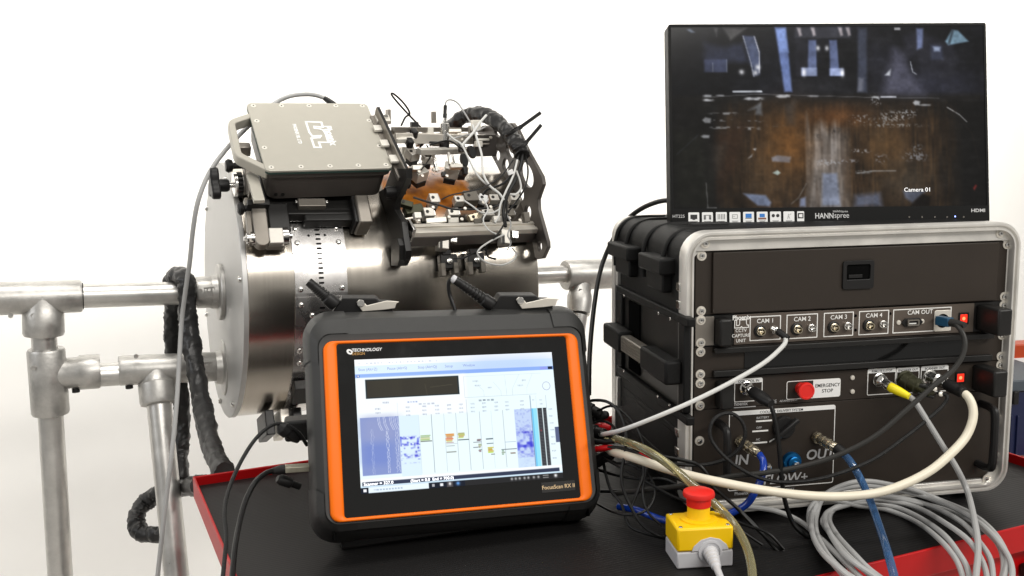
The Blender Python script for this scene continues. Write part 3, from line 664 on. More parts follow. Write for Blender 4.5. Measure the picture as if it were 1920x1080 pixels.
for a in ((1180, 520, 70, 26, .52, (196, 198, 204)), (1250, 505, 40, 22, .6, (190, 192, 198)), (1010, 532, 50, 24, .62, (180, 182, 190)), (1090, 445, 26, 34, .66, (170, 172, 178)), (1180, 566, 130, 8, .55, (180, 180, 182)), (1110, 545, 40, 20, .6, (150, 150, 154))): patch(*a)
for a in ((345, 500, 70, 6, .42, (176, 176, 178)), (330, 534, 56, 5, .45, (150, 150, 152)), (345, 570, 75, 6, .45, (176, 176, 178)), (480, 575, 40, 7, .42, (186, 186, 188)), (480, 540, 50, 5, .5, (140, 140, 142)), (268, 433, 26, 6, .4, (190, 190, 192)), (590, 560, 40, 6, .5, (130, 130, 132)), (490, 428, 46, 7, .42, (190, 190, 194))): patch(*a, nz=n10)
for a in ((1010, 690, 46, 10, .5, (172, 168, 172)), (1110, 730, 30, 22, .5, (170, 166, 176)), (1275, 720, 60, 22, .52, (150, 150, 158)), (1290, 680, 26, 20, .55, (150, 150, 154)), (850, 745, 60, 18, .5, (186, 182, 184)), (940, 740, 50, 8, .5, (160, 158, 166)), (1020, 795, 40, 8, .5, (150, 148, 150)), (885, 590, 30, 16, .5, (70, 64, 60)), (800, 610, 20, 16, .6, (90, 84, 80))): patch(*a)
pa.line(q2((990, 800), (1070, 790), (1180, 790)), .002, (190, 190, 190), .7); pa.line(q2((1440, 478), (1500, 515), (1535, 550)), .0014, (225, 225, 225), 1); pa.line(q2((740, 850), (700, 920), (665, 948)), .0014, (150, 140, 130), .8)
pa.line(q2((240, 420), (500, 405), (780, 415), (1050, 425), (1400, 432)), .0012, (130, 130, 132), .6); pa.line(q2((250, 840), (258, 965)), .0016, (215, 215, 220), .9); pa.line(q2((255, 965), (298, 965)), .0022, (230, 230, 230), .9)
pa.line(q2((390, 393), (528, 393)), .0026, (200, 204, 212), 1); pa.line(q2((1115, 424), (1185, 424)), .0026, (220, 222, 230), 1)
pa.line(q2((1430, 440), (1560, 610), (1600, 800)), .0012, (60, 46, 36), .5); pa.poly(q2((90, 580), (230, 600), (275, 800), (270, 968), (90, 968)), (46, 46, 36), .7, .04); pa.line(q2((110, 700), (215, 605)), .0016, (70, 74, 84), .6)
pa.poly(q2((300, 600), (440, 560), (400, 760), (310, 930)), (78, 46, 26), .6, .03); pa.poly(q2((280, 660), (350, 650), (330, 760), (280, 800)), (92, 80, 66), .5, .03)
# upper machinery
pa.poly(q2((600, 78), (652, 78), (678, 395), (640, 395)), (104, 122, 172), .9, .008); pa.poly(q2((600, 80), (650, 80), (664, 200), (622, 200)), (140, 164, 224), .7, .01)
pa.poly(q2((1005, 80), (1050, 80), (1045, 400), (1000, 400)), (58, 62, 76), .9, .01); pa.poly(q2((1005, 330), (1030, 330), (1024, 395), (1000, 395)), (104, 106, 116), .7, .01)
pa.rect(X0(695), Y0(78), X0(970), Y0(130), (70, 70, 78), .6, .01); pa.rect(X0(697), Y0(128), X0(800), Y0(320), (34, 34, 40), .8, .01)
pa.poly(q2((762, 140), (800, 140), (800, 316), (755, 316)), (88, 98, 130), 1, .006); pa.poly(q2((864, 140), (902, 140), (912, 316), (866, 316)), (84, 94, 126), 1, .006)
pa.rect(X0(725), Y0(276), X0(800), Y0(318), (150, 162, 198), .9, .008); pa.rect(X0(864), Y0(280), X0(932), Y0(318), (150, 162, 198), .9, .008); pa.blob(X0(738), Y0(300), .006, .02, (240, 240, 245), 1); pa.blob(X0(926), Y0(302), .006, .02, (235, 235, 240), 1)
for x in (718, 786, 920, 958): pa.poly(q2((x-12, 78), (x+6, 78), (x+12, 116), (x, 120)), (196, 186, 190), .8, .006)
for x in (808, 852): pa.blob(X0(x), Y0(180), .006, .014, (190, 190, 196), 1)
pa.poly(q2((440, 115), (500, 120), (524, 200), (520, 310), (490, 318), (470, 240)), (78, 86, 112), .95, .008); pa.line(q2((442, 118), (478, 250), (492, 318)), .0016, (190, 194, 206), .8); pa.line(q2((497, 120), (520, 200), (518, 300)), .0016, (210, 210, 220), .9)
pa.poly(q2((250, 150), (350, 170), (440, 150), (470, 250), (250, 240)), (50, 54, 72), .9, .02); pa.rect(X0(250), Y0(232), X0(362), Y0(296), (70, 76, 102), .9, .008); pa.line(q2((292, 250), (292, 294)), .001, (130, 134, 150), .8); pa.line(q2((361, 232), (361, 296)), .0012, (140, 146, 160), .8)
pa.poly(q2((345, 78), (460, 78), (380, 140)), (98, 96, 96), .8, .01); pa.poly(q2((300, 78), (318, 78), (312, 120)), (110, 108, 108), .8, .008); pa.poly(q2((165, 84), (185, 80), (208, 98), (190, 100)), (176, 190, 214), .8, .005)
for (x, y) in ((432, 296), (500, 300), (512, 272)): pa.blob(X0(x), Y0(y), .008, .014, (226, 226, 230), .9)
pa.poly(q2((1230, 120), (1300, 100), (1470, 160), (1500, 240), (1450, 350), (1300, 300), (1240, 200)), (42, 42, 50), .9, .02); pa.poly(q2((1360, 165), (1420, 170), (1425, 240), (1365, 240)), (62, 66, 84), .9, .01); pa.poly(q2((1376, 176), (1412, 178), (1408, 198), (1380, 198)), (176, 190, 220), .9, .008)
pa.poly(q2((1180, 190), (1260, 220), (1280, 330), (1330, 410), (1120, 410)), (84, 84, 100), .85, .04); pa.blob(X0(1275), Y0(255), .02, .05, (24, 24, 28), .9); pa.line(q2((1262, 250), (1272, 300), (1290, 312)), .0016, (200, 205, 215), .8)
pa.poly(q2((1470, 92), (1500, 96), (1552, 150), (1450, 168), (1436, 150)), (150, 186, 210), .95, .006); pa.poly(q2((1470, 92), (1480, 95), (1460, 165), (1446, 165)), (60, 70, 80), .8, .005); pa.poly(q2((1295, 85), (1328, 85), (1322, 180), (1296, 190)), (120, 132, 172), .85, .008); pa.poly(q2((1135, 316), (1165, 285), (1160, 318)), (200, 204, 212), .9, .006); pa.rect(X0(1185), Y0(80), X0(1215), Y0(92), (200, 200, 205), .9)
for (x, y, dx, dy) in ((262, 412, 22, 5), (262, 432, 20, 4), (325, 411, 20, 3), (482, 428, 40, 6), (625, 417, 28, 7), (655, 415, 14, 6), (780, 417, 28, 3), (1085, 424, 18, 4), (1288, 454, 18, 12), (258, 532, 22, 14), (250, 612, 22, 8), (1330, 465, 30, 4)): pa.poly(q2((x-dx, y), (x-dx*.3, y-dy), (x+dx, y-dy*.6), (x+dx*.8, y+dy), (x-dx*.4, y+dy)), (208, 210, 216), .85, .005)
pa.poly(q2((460, 486), (525, 446), (530, 510), (495, 505), (500, 480)), (130, 134, 142), .8, .01); pa.poly(q2((640, 460), (690, 440), (690, 560), (650, 560)), (64, 62, 62), .7, .02); pa.poly(q2((700, 350), (780, 330), (880, 340), (960, 400), (700, 410)), (40, 40, 44), .8, .04)
pa.poly(q2((1260, 950), (1310, 905), (1350, 920), (1345, 968), (1250, 968)), (26, 20, 18), .9, .01)
pa.poly(q2((1560, 880), (1572, 862), (1580, 866), (1566, 892)), (210, 40, 34), 1, .003)
pa.a *= np.clip(1.06-1.5*np.abs(pa.U-.50)**2.2-.25*(pa.V-.55)**2, .3, 1.1)[..., None]; pa.blob(.38, .64, .07, .16, (150, 84, 24), .42); pa.blob(.50, .50, .09, .05, (150, 80, 24), .35); pa.blob(.70, .66, .05, .13, (134, 90, 44), .38)
pa.mixin((n4-.5)*.12, (120, 120, 120)); g_ = pa.a.mean(-1, keepdims=True); k_ = np.clip((pa.V-.36)/.1, 0, 1)[..., None]; pa.a = pa.a*(1-k_)+k_*((pa.a*.68+g_*.32)*.80)
for ax in (0, 1):   # the video is a little soft
    pa.a = (np.roll(pa.a, 1, ax)+5*pa.a+np.roll(pa.a, -1, ax))/7
n7 = pa.noise(46, 26, 21); n8 = pa.noise(120, 70, 22); pa.a *= (.80+.28*n7+.16*n8)[..., None]
scr = pa.build('screen', MF @ T(0, 0, .0004), sx0, sx1, sy0, sy1, M['scr_mon'], mon)
M['osd'] = mat('screen_caption', (.8, .8, .8), emit=L(205, 205, 205), estr=.7); M['osdr'] = mat('screen_red_mark', (.8, .1, .1), emit=L(215, 60, 50), estr=.8)
p = inF(MF, 1720, 356); text('Camera 01', .0090, MF, p.x, p.y, M['osd'], scr, bold=.0, h=.0008, sx=1.05)
p = inF(MF, 1564, 405); text('HANN', .0116, MF, p.x-.001, p.y, M['silverp'], mon, align='RIGHT', h=.0018, bold=.02, sx=.86); text('spree', .0116, MF, p.x-.0005, p.y+.0006, M['silverp'], mon, align='LEFT', h=.0018, sx=.9)
p = inF(MF, 1575, 398); text('HANNspree', .0045, MF, p.x, p.y+.0012, M['silverp'], mon, h=.0018)
p = inF(MF, 1272, 406); text('HT225', .0068, MF, p.x, p.y, M['silverp'], mon, h=.0018)
p = inF(MF, 1833, 395); text('HDMI', .0072, MF, p.x, p.y, M['silverp'], mon, h=.0018, bold=.02, sx=1.25)
p = inF(MF, 1790, 406); MB(MF @ T(p.x, p.y, .0016)).lathe([(.0012, 0), (.0010, .0006), (.0001, .0007)], None, 10).build('power_light', M['led'], mon)
for px_ in (1704, 1728, 1752, 1775, 1806):
    p = inF(MF, px_, 407); MB(MF @ T(p.x, p.y, .0016)).ring(circ(0, 0, .0012, 10), circ(0, 0, .0007, 10), 0, .0003).build('button_mark', M['anod'], mon)
# white feature stickers along the lower bezel
M['icb'] = mat('sticker_blue', L(40, 120, 200)); M['icbr'] = mat('sticker_brown', L(130, 80, 60)); M['icg'] = mat('sticker_grey', L(120, 120, 120))
def sticker(px_, i, wd=.0168, hg=.0172):
    p = inF(MF, px_, 409-.011*(px_-1300)); F = MF @ T(p.x, p.y, .0016)
    s_ = MB(F).prism(rrect(wd, hg, .0012, 3), 0, .0003).build('sticker', M['labelw'], mon)
    G = F @ T(0, 0, .0003)
    def g(m, *rs, name='icon'):
        b = MB(G)
        for k, (x, y, a, c_) in enumerate(rs): b.box((x, y, .0001+.00004*k), (a, c_, .0002))
        b.build(name, M[m], s_)
    if i == 0: g('ink', (0, .0018, .0105, .0066), (0, -.0022, .0046, .0012))
    elif i == 1: g('icg', (-.004, .001, .0034, .0068), (.004, .001, .0034, .0068), (0, .004, .008, .001)); g('ink', (-.0044, -.001, .002, .003), (.0044, -.001, .002, .003))
    elif i == 2: g('icg', *[(-.005+.0025*k, .0016, .0010, .0080) for k in range(5)])
    elif i == 3: g('icg', (0, .0046, .0080, .0006), (0, -.0012, .0080, .0006), (-.0038, .0017, .0006, .005), (.0038, .0017, .0006, .005), (-.002, .002, .004, .0004))
    elif i == 4: g('icb', (0, .0026, .0094, .0064)); g('ink', (0, -.0014, .0100, .0008))
    elif i == 5: g('icb', (0, .0028, .0080, .0054)); g('icbr', (0, -.0020, .0124, .0026))
    elif i == 6:
        b = MB(G); b.prism(circ(-.0035, .0024, .0026, 14), 0, .0002); b.prism(circ(.0035, .0024, .0026, 14), 0, .0002); b.build('icon', M['ink'], s_)
    elif i == 7:
        b = MB(G); b.box((0, 0, .0001), (.0006, .008, .0002), T(-.0012, .001, 0) @ Rz(-.15)); b.box((0, 0, .00015), (.0005, .004, .0002), T(.0006, -.0006, 0) @ Rz(.4)); b.box((0, 0, .0002), (.004, .0005, .0002), T(.002, .004, 0) @ Rz(.6)); b.build('icon', M['icg'], s_)
    else: g('ink', (0, .0018, .0086, .0082)); MB(G @ T(0, .0018, .0003)).prism([(-.0026, -.002), (.0026, -.0026), (.0026, .0026), (-.0026, .002)], 0, .0001).build('icon', M['labelw'], s_)
    if i < 8: g('icg', (0, -.0053, .010, .0006), (0, -.0066, .008, .0005), name='small_print')
for i, px_ in enumerate((1300.5, 1326, 1352, 1377.5, 1403, 1428.5, 1453.5, 1478.5)): sticker(px_, i)
sticker(1500.5, 8, .0108)
MB().box((.05, .205, .4045), (.24, .15, .008), None).build('stand_base', M['blk'], mon, .002)
MB(MF).box((0, -.11, -.048), (.09, .16, .012)).build('stand_neck', M['blk'], mon, .003)
for px_ in (1330, 1800):
    p = onY(px_, 424, .13); MB().box((p.x, .135, .4075), (.06, .02, .010)).build('stand_foot', M['blk'], mon, .002)
# ------------------------------------------------------------------ trolley
TX0, TX1, TY0, TY1 = -.855, .386, -.186, .541
tro = thing('tool_trolley', 'red steel trolley tray lined with a ribbed black mat, carrying the rack and tablet', 'trolley', KF @ T(-.2, .18, -.03))
b = MB(KF); b.ring([(TX1, TY1), (TX0, TY1), (TX0, TY0), (TX1, TY0)], [(TX1-.004, TY1-.004), (TX0+.004, TY1-.004), (TX0+.004, TY0+.004), (TX1-.004, TY0+.004)], -.022, .015)
lip = b.build('tray_lip', M['red'], tro, .0015)
MB(KF).box(((TX0+TX1)/2, (TY0+TY1)/2, -.008), (TX1-TX0-.008, TY1-TY0-.008, .004)).build('tray_floor', M['red'], tro)
b = MB(KF); b.box(((TX0+TX1)/2, (TY0+TY1)/2, -.003), (TX1-TX0-.009, TY1-TY0-.009, .006)); b.build('rubber_mat', M['mat'], tro)
for x in (TX0+.05, TX1-.05):
    for y in (TY0+.06, TY1-.06):
        MB(KF).box((x, y, -.46), (.035, .035, .87)).build('leg', M['blkm'], tro, .003)
        MB(KF).lathe([(.0001, -.02), (.045, -.02), (.05, -.015), (.05, .015), (.045, .02), (.0001, .02)], T(x, y, -.882) @ Rx(R(90)), 20).build('castor', M['rubber'], tro)
MB(KF).box(((TX0+TX1)/2, (TY0+TY1)/2, -.62), (TX1-TX0-.06, TY1-TY0-.08, .02)).build('lower_tray', M['blkm'], tro, .003)
MB(KF).box(((TX0+TX1)/2+.1, TY0+.03, -.085), (.90, .012, .12)).build('drawer_front', M['red'], tro, .003)
MB(KF).box((.255, TY0+.012, -.062), (.20, .022, .022)).build('drawer_pull', M['blk'], tro, .004)

# ------------------------------------------------------------------ tablet
TF = T(-.565, .018, .161) @ Rz(.139) @ Rx(-.355) @ Ry(.044) @ RF
tab = thing('rugged_tablet', 'orange framed black rugged tablet on the trolley showing coloured ultrasonic scan plots', 'tablet', TF @ T(0, -.13, -.04))
OW, OH = .360, .2345
gi = [inF(TF, *p) for p in ((630, 646), (1060.5, 630), (1089, 934), (646.5, 971))]
gx0 = (gi[0].x+gi[3].x)/2; gx1 = (gi[1].x+gi[2].x)/2; gy1 = (gi[0].y+gi[1].y)/2; gy0 = (gi[2].y+gi[3].y)/2
outer = rrect(OW, OH, .013, 6); inner = rrect(gx1-gx0, gy1-gy0, .004, 6, (gx0+gx1)/2, (gy0+gy1)/2)
mixp = lambda t: [(a[0]*(1-t)+c[0]*t, a[1]*(1-t)+c[1]*t) for a, c in zip(outer, inner)]
prof = [(0, -.006), (0, .001), (.10, .0026), (.3, .0034), (.75, .0030), (.93, .0018), (1, 0), (1, -.006)]
rings = [[(x, y, z) for x, y in mixp(t)] for t, z in prof]
MB(TF).loft(rings+[rings[0]], caps=False).build('orange_frame', M['orange'], tab, ang=50)
gl = MB(TF).prism(rrect(gx1-gx0, gy1-gy0, .004, 6, (gx0+gx1)/2, (gy0+gy1)/2), -.004, -.0004).build('front_glass', M['glass'], tab)
BR = [(.362, .2365, .014, -.001), (.371, .2455, .018, .0002), (.386, .271, .027, -.007), (.390, .277, .029, -.010), (.396, .303, .033, -.030), (.397, .3055, .034, -.040), (.397, .3055, .034, -.062), (.382, .290, .030, -.074)]
BO = .0105     # the rubber rim is deeper above the screen than below
MB(TF).loft([[(x, y+BO*min(1, i_/3), z) for x, y in rrect(a, c, r_, 8)] for i_, (a, c, r_, z) in enumerate(BR)]).build('body', M['tabblk'], tab, .001, ang=28)
def bumper(k):
    rg = []
    sx, sy_ = ((1, 1), (-1, 1), (-1, -1), (1, -1))[k]
    for a, c, r_, z in BR[1:]:
        a2, c2 = a+.0030, c+.0030; p = rrect(a2, c2, r_, 8)[k*9:(k+1)*9]
        e0 = (sx*(OW/2-.034), sy_*c2/2); e1 = (sx*a2/2, sy_*(OH/2-.034))
        if k in (0, 2): p = [e1]+p+[e0]
        else: p = [e0]+p+[e1]
        rg.append([(x, y+BO*min(1, len(rg)/2+.3), z+.0015) for x, y in p])
    MB(TF).loft(rg, caps=False, closed=False).build('corner_bumper', M['tabblk'], tab, ang=28)
for k in range(4): bumper(k)
for sx in (-1, 1):
    for sy_ in (-1, 1):
        MB(TF).box((sx*(OW/2-.0045), sy_*.1335, -.012), (.0016, .010, .012), None).build('seam', M['slotm'], tab)
MB(TF).prism(circ(0, 0, .0075, 16, .0032), 0, .0012, T(-.168, .1400, -.0125) @ Rz(R(28)) @ Rx(R(-40))).build('strap_eyelet', M['slotm'], tab)
MB(TF).box((0, -.10, -.085), (.28, .05, .03)).build('kick_stand', M['rubber'], tab, .004)
MB(TF).box((0, .02, -.082), (.30, .16, .018)).build('battery_pack', M['rubber'], tab, .004)
MB(T(-.565, .018, 0) @ Rz(.139)).box((.004, .046, .012), (.340, .075, .024)).build('base_foot', M['rubber'], tab, .004)

# screen picture
st = [inF(TF, *p) for p in ((662.5, 675), (1034, 660), (1056, 894), (679, 928))]
ux0 = (st[0].x+st[3].x)/2; ux1 = (st[1].x+st[2].x)/2; uy1 = (st[0].y+st[1].y)/2; uy0 = (st[2].y+st[3].y)/2
pt = Paint(420, 262, (240, 250, 253))
pt.rect(0, 0, 1, .052, (253, 254, 255)); pt.rect(0, .05, 1, .108, (224, 243, 252)); pt.rect(.6, .04, 1, .108, (212, 230, 248), .8, .1)
pt.rect(.0, .112, 1, .142, (150, 184, 246)); pt.rect(.45, .112, 1, .142, (112, 150, 240), .8, .3); pt.rect(.972, .114, .996, .138, (30, 36, 60)); pt.rect(.93, .116, .968, .136, (150, 160, 240)); pt.rect(.008, .118, .020, .138, (40, 60, 150)); pt.rect(.011, .12, .017, .133, (250, 250, 255))
pt.rect(0, .142, 1, .90, (236, 251, 254)); pt.rect(.0, .142, .54, .445, (249, 253, 255), .9, .02)
pt.rect(.046, .155, .505, .302, (34, 48, 54)); pt.rect(.052, .163, .498, .294, (58, 55, 48)); nn = pt.noise(20, 8, 9); pt.mixin((nn-.4)*.25*((pt.U > .052)*(pt.U < .498)*(pt.V > .163)*(pt.V < .294)), (80, 76, 60)); pt.line([(.36, .235), (.47, .222)], .0012, (84, 80, 66), .8); pt.line([(.335, .21), (.343, .292)], .0012, (86, 80, 66), .7)
g = (196, 208, 218)
for pts in ([(.53, .165), (.93, .165)], [(.53, .165), (.53, .33)], [(.53, .33), (.90, .33)], [(.60, .24), (.625, .28), (.628, .33)], [(.68, .22), (.715, .29), (.715, .33)], [(.74, .17), (.745, .33)], [(.815, .17), (.775, .28), (.775, .33)], [(.885, .17), (.85, .28), (.85, .33)]): pt.line(pts, .0008, g, .75)
ra = np.hypot(pt.U-.955, (pt.V-.27)*pt.h/pt.w); pt.mixin(np.clip((.0018-abs(ra-.020))/.0016, 0, 1), (140, 140, 190))
# A-scan waterfall
pt.rect(.0125, .442, .196, .872, (136, 152, 206)); pt.rect(.0125, .442, .196, .62, (150, 160, 204), .8, .08); pt.rect(.0125, .64, .15, .80, (112, 134, 206), .55, .06)
rs = np.random.RandomState(2)
def wig(u, v0, v1, al, amp=.004):
    pts = []; x = u; v = v0
    while v < v1: pts.append((x, v)); v += .012; x = u+rs.randn()*amp*.5
    if len(pts) > 1: pt.line(pts, .0009, (226, 234, 252), al)
for u, al in ((.135, .9), (.142, .9), (.178, .8), (.186, .8), (.192, .5), (.062, .5), (.069, .35)): wig(u, .55 if u > .1 else .53, .87, al)
for u in (.095, .103, .122, .13, .152, .160, .170, .178, .188): pt.line([(u, .443), (u+.004, .50), (u+.016, .545)], .0010, (226, 234, 252), .9)
# C-scan maps
pt.rect(.198, .442, .293, .90, (222, 241, 252)); n5 = pt.noise(120, 90, 11); n6 = pt.noise(60, 45, 12)
m1 = (pt.U > .198)*(pt.U < .292)
for v, sv in ((.612, .010), (.66, .010), (.75, .012), (.80, .006)): pt.mixin(m1*np.exp(-((pt.V-v)/sv)**2)*np.clip(n5*1.8-.55, 0, 1)*(.85 if v < .79 else .2), (52, 52, 206))
pt.mixin(m1*(pt.V > .6)*(pt.V < .78)*np.clip(n6-.66, 0, 1)*2.4, (60, 70, 214))
for a in ((.255, .612), (.278, .66), (.283, .69), (.272, .72), (.268, .75)): pt.blob(*a, .005, .009, (50, 46, 200), .8)
pt.rect(.775, .443, .862, .897, (196, 214, 246)); m2 = (pt.U > .775)*(pt.U < .862)*(pt.V > .443)*(pt.V < .897)
pt.mixin(m2*np.clip(n5-.5, 0, 1)*.8, (120, 130, 220)); pt.mixin(m2*np.exp(-((pt.V-.72)/.09)**2)*np.clip(n6*1.7-.6, 0, 1), (60, 64, 210)); pt.mixin(m2*np.exp(-((pt.V-.625)/.008)**2)*np.clip(n5*1.6-.3+(pt.U-.83)*9, 0, 1)*.8, (48, 44, 196)); pt.mixin(m2*(pt.V > .82)*.6, (214, 236, 250))
pt.rect(.866, .443, .894, .90, (150, 226, 250)); pt.rect(.866, .443, .874, .90, (112, 196, 240)); pt.rect(.862, .34, .865, .90, (80, 110, 150))
for a, c in ((.897, .921), (.9255, .944)):
    pt.rect(a, .442, c, .895, (46, 48, 54)); k = ((pt.V*pt.h).astype(int) % 3 == 0)*((pt.U*pt.w).astype(int) % 2 == 0)*(pt.U > a+.004)*(pt.U < c-.003)*(pt.V > .45)*(pt.V < .89); pt.mixin(k*.6, (170, 172, 178))
pt.blob(.907, .62, .003, .008, (200, 60, 70), .7)
lc = (96, 106, 128)
for u in (.293, .356, .417, .478, .535, .597, .657, .716): pt.line([(u, .445), (u, .885)], .0007, lc, .8)
for u in (.195, .535, .862, .895, .946): pt.line([(u, .345), (u, .45)], .0007, (150, 160, 180), .8)
# defect bands in the strip charts
def bar(u0, v0, u1, v1, c, n=4):
    for k in range(n): vv = v0+(v1-v0)*(k+.5)/n; pt.rect(u0+rs.rand()*.004, vv-(v1-v0)/n*.42, u1-rs.rand()*.01, vv+(v1-v0)/n*.38, [min(255, max(0, q_+rs.randn()*16)) for q_ in c], .9, .004)
bar(.295, .598, .350, .640, (176, 190, 130)); pt.rect(.296, .643, .352, .650, (90, 96, 84)); bar(.419, .600, .463, .655, (216, 128, 40), 5); bar(.419, .655, .460, .672, (196, 196, 130), 2); pt.rect(.42, .675, .475, .679, (190, 196, 205)); pt.rect(.42, .69, .462, .696, (150, 158, 160)); pt.rect(.42, .735, .468, .745, (150, 156, 150)); bar(.48, .598, .517, .640, (176, 180, 70), 5); pt.rect(.48, .648, .535, .656, (80, 96, 100))
bar(.573, .655, .596, .672, (90, 82, 84), 2); pt.rect(.555, .676, .596, .681, (120, 128, 136)); bar(.578, .692, .598, .725, (150, 156, 110), 4); pt.rect(.553, .715, .58, .72, (120, 128, 136)); bar(.578, .735, .60, .755, (100, 92, 96), 3)
pt.rect(.62, .655, .656, .665, (76, 92, 104)); pt.rect(.622, .692, .656, .698, (120, 140, 152)); bar(.625, .722, .658, .768, (186, 170, 40), 5); pt.rect(.64, .775, .66, .783, (140, 150, 146)); pt.rect(.716, .69, .772, .694, (160, 180, 205)); pt.rect(.694, .746, .773, .752, (110, 120, 128)); bar(.694, .752, .714, .79, (156, 140, 130), 3); bar(.736, .775, .774, .787, (116, 84, 78), 2)
def words_row(u, v, n, wd=.012, c=(150, 160, 186), al=.75):   # columns of tiny captions, too small in the photograph to read
    for k in range(n):
        for q_ in range(4): pt.rect(u+(q_-2)*wd*.26, v+k*.030, u+(q_-2)*wd*.26+wd*.18, v+k*.030+.010+rs.rand()*.004, c, al*rs.uniform(.4, 1), .002)
for u in (.245, .325, .388, .448, .507, .566, .625, .686, .742, .82): words_row(u, .375, 3, .020)
for u in (.10,): words_row(u, .375, 2, .026)
words_row(.88, .37, 1, .010); words_row(.92, .375, 2, .014)
for k in range(8): words_row(.966, .45+k*.055, 1, .020)
words_row(.14, .33, 1, .03); words_row(.27, .335, 1, .05, (120, 140, 200)); words_row(.34, .356, 1, .08); words_row(.64, .352, 1, .08, (90, 100, 120)); words_row(.59, .20, 1, .03); words_row(.60, .235, 1, .03); words_row(.66, .255, 1, .02); words_row(.84, .21, 1, .02); words_row(.82, .25, 1, .03)
for k in range(22): pt.rect(.02+k*.018, .026, .02+k*.018+.012*rs.rand(), .036, (196, 206, 226), .8)
pt.rect(.98, .60, 1, .72, (88, 98, 132)); pt.rect(0, .897, 1, .918, (250, 252, 255))
pt.rect(.008, .918, .985, .948, (52, 60, 84)); pt.rect(0, .948, 1, .957, (214, 238, 255)); pt.rect(0, .957, 1, 1, (40, 40, 42)); pt.rect(0, .957, .5, 1, (24, 30, 44)); pt.rect(.036, .957, .322, .998, (236, 248, 255)); pt.rect(.012, .968, .026, .99, (250, 250, 255))
words_row(.07, .972, 1, .02); 
for k in range(9): pt.rect(.075+k*.014, .974, .075+k*.014+.009, .984, (150, 170, 196), .7)
pt.rect(.338, .968, .350, .988, (180, 180, 186)); pt.rect(.377, .968, .392, .988, (244, 246, 250)); pt.rect(.41, .957, .44, 1, (74, 70, 74)); pt.blob(.425, .976, .006, .012, (246, 246, 246), 1); pt.blob(.465, .978, .009, .014, (110, 168, 236), 1)
for u in (.735, .755, .775, .80, .82, .848, .872): pt.blob(u, .978, .006, .010, (206, 206, 206), .9)
for k in range(2): pt.rect(.895, .967+k*.016, .925, .974+k*.016, (176, 176, 176), .8)
pt.blob(.962, .977, .008, .013, (252, 252, 252), 1)
pt.a = np.clip(pt.a, 0, 1)
tsc = pt.build('screen', TF @ T(0, 0, 0), ux0, ux1, uy0, uy1, M['scr_tab'], tab)
M['inkb'] = mat('screen_blue_text', (.1, .15, .4), emit=L(90, 100, 150), estr=.8); M['scw'] = mat('screen_white_text', (.8, .8, .8), emit=L(235, 240, 250), estr=.9)
uw, uh = ux1-ux0, uy1-uy0
def scap(u, v, s_, size, m='inkb', **k): text(s_, size, TF, ux0+u*uw, uy1-v*uh, M[m], tsc, align='LEFT', h=.0004, **k)
for u, s_ in ((.016, 'Save (Alt+Z)'), (.155, 'Pause (Alt+S)'), (.305, 'Stop (Alt+Q)'), (.44, 'Setup'), (.53, 'Window')): scap(u, .079, s_, .0052, sx=.95)
scap(.014, .934, 'Scanner = 327.0', .0054, 'scw', sx=1.1, bold=.02); scap(.235, .934, '(Start = 0.0  End = 700.0)', .0054, 'scw', sx=1.05, bold=.02)
p = inF(TF, 658, 659.5); F = TF @ T(p.x-.0005, p.y, -.0004)
MB(F).ring(circ(-.0012, 0, .0044, 20, .0033, R(-35)), circ(-.0008, -.0002, .0019, 20, .0012, R(-35)), 0, .0003).build('emblem', M['silverp'], gl)
p = inF(TF, 686, 656); text('TECHNOLOGY', .0058, TF, p.x+.001, p.y, M['silverp'], gl, h=0, bold=.02, shear=.15, sx=1.02)
p = inF(TF, 670, 663.5); text('DESIGN', .0050, TF, p.x+.0015, p.y, M['amber'], gl, h=0, bold=.0)
p = inF(TF, 1047, 912); MB(TF @ T(p.x, p.y, -.0004)).prism(rrect(.049, .0135, .0008, 2), 0, .0005).build('name_badge', M['blk'], gl)
text('FocusScan RX II', .0074, TF, p.x, p.y-.0004, M['gold'], gl, h=.0003, bold=.008)

# ------------------------------------------------------------------ emergency stop box
EF = T(-.2785, -.1225, 0) @ Rz(R(-4))
es = thing('emergency_stop_box', 'yellow and grey box on the trolley mat with a red mushroom push button', 'stop button', EF)
EW, ED, EH = .073, .057, .053
b = MB(EF); n = 14; front = [(EW/2*(1-2*k/n), .024+ (.012*math.exp(-((EW/2*(1-2*k/n)-.006)/.013)**2))) for k in range(n+1)]
b.box((0, 0, .011), (EW-.0006, ED-.0006, .0218)); b.build('grey_base', M['greyp'], es, .002)
b = MB(EF); b.box((0, 0, .0377), (EW, ED, .0307)); b.build('yellow_cover', M['yellow'], es, .003)
arc = [(x, z) for x, z in ((-.024, 0), (-.021, .007), (-.012, .0145), (0, .0175), (.012, .0145), (.021, .007), (.024, 0))]
MB(EF).prism(arc, .0, .0012, T(.006, -ED/2-.0002, .0232) @ RF).build('cable_entry_arch', M['greyp'], es, .0004)
gp0 = EF @ Vector((.006, -ED/2, .020)); 
MB(EF).lathe([(.0155, 0), (.0155, .0022), (.0125, .0026), (.0125, .001), (.0001, .001)], T(.006, -ED/2, .0215) @ RF, 24).build('entry_collar', M['greyp'], es)
b = MB(EF @ T(0, .002, .0525)); b.lathe([(.0235, 0), (.0235, .0025), (.0215, .0032), (.0155, .0036), (.0145, .0075), (.0145, .022), (.0001, .022)], None, 32); b.build('button_collar', M['yellow'], es)
b = MB(EF @ T(0, .002, .0525)); b.lathe([(.0001, .019), (.0155, .019), (.0160, .030), (.0200, .0315), (.0205, .0345), (.0195, .0375), (.0150, .0395), (.0001, .0402)], None, 32); b.build('mushroom_head', M['redp'], es)
for sx in (-1, 1):
    for sy_ in (-1, 1): inst('cover_screw', SCRS, es, EF @ T(sx*(EW/2-.006), sy_*(ED/2-.006), .0530))
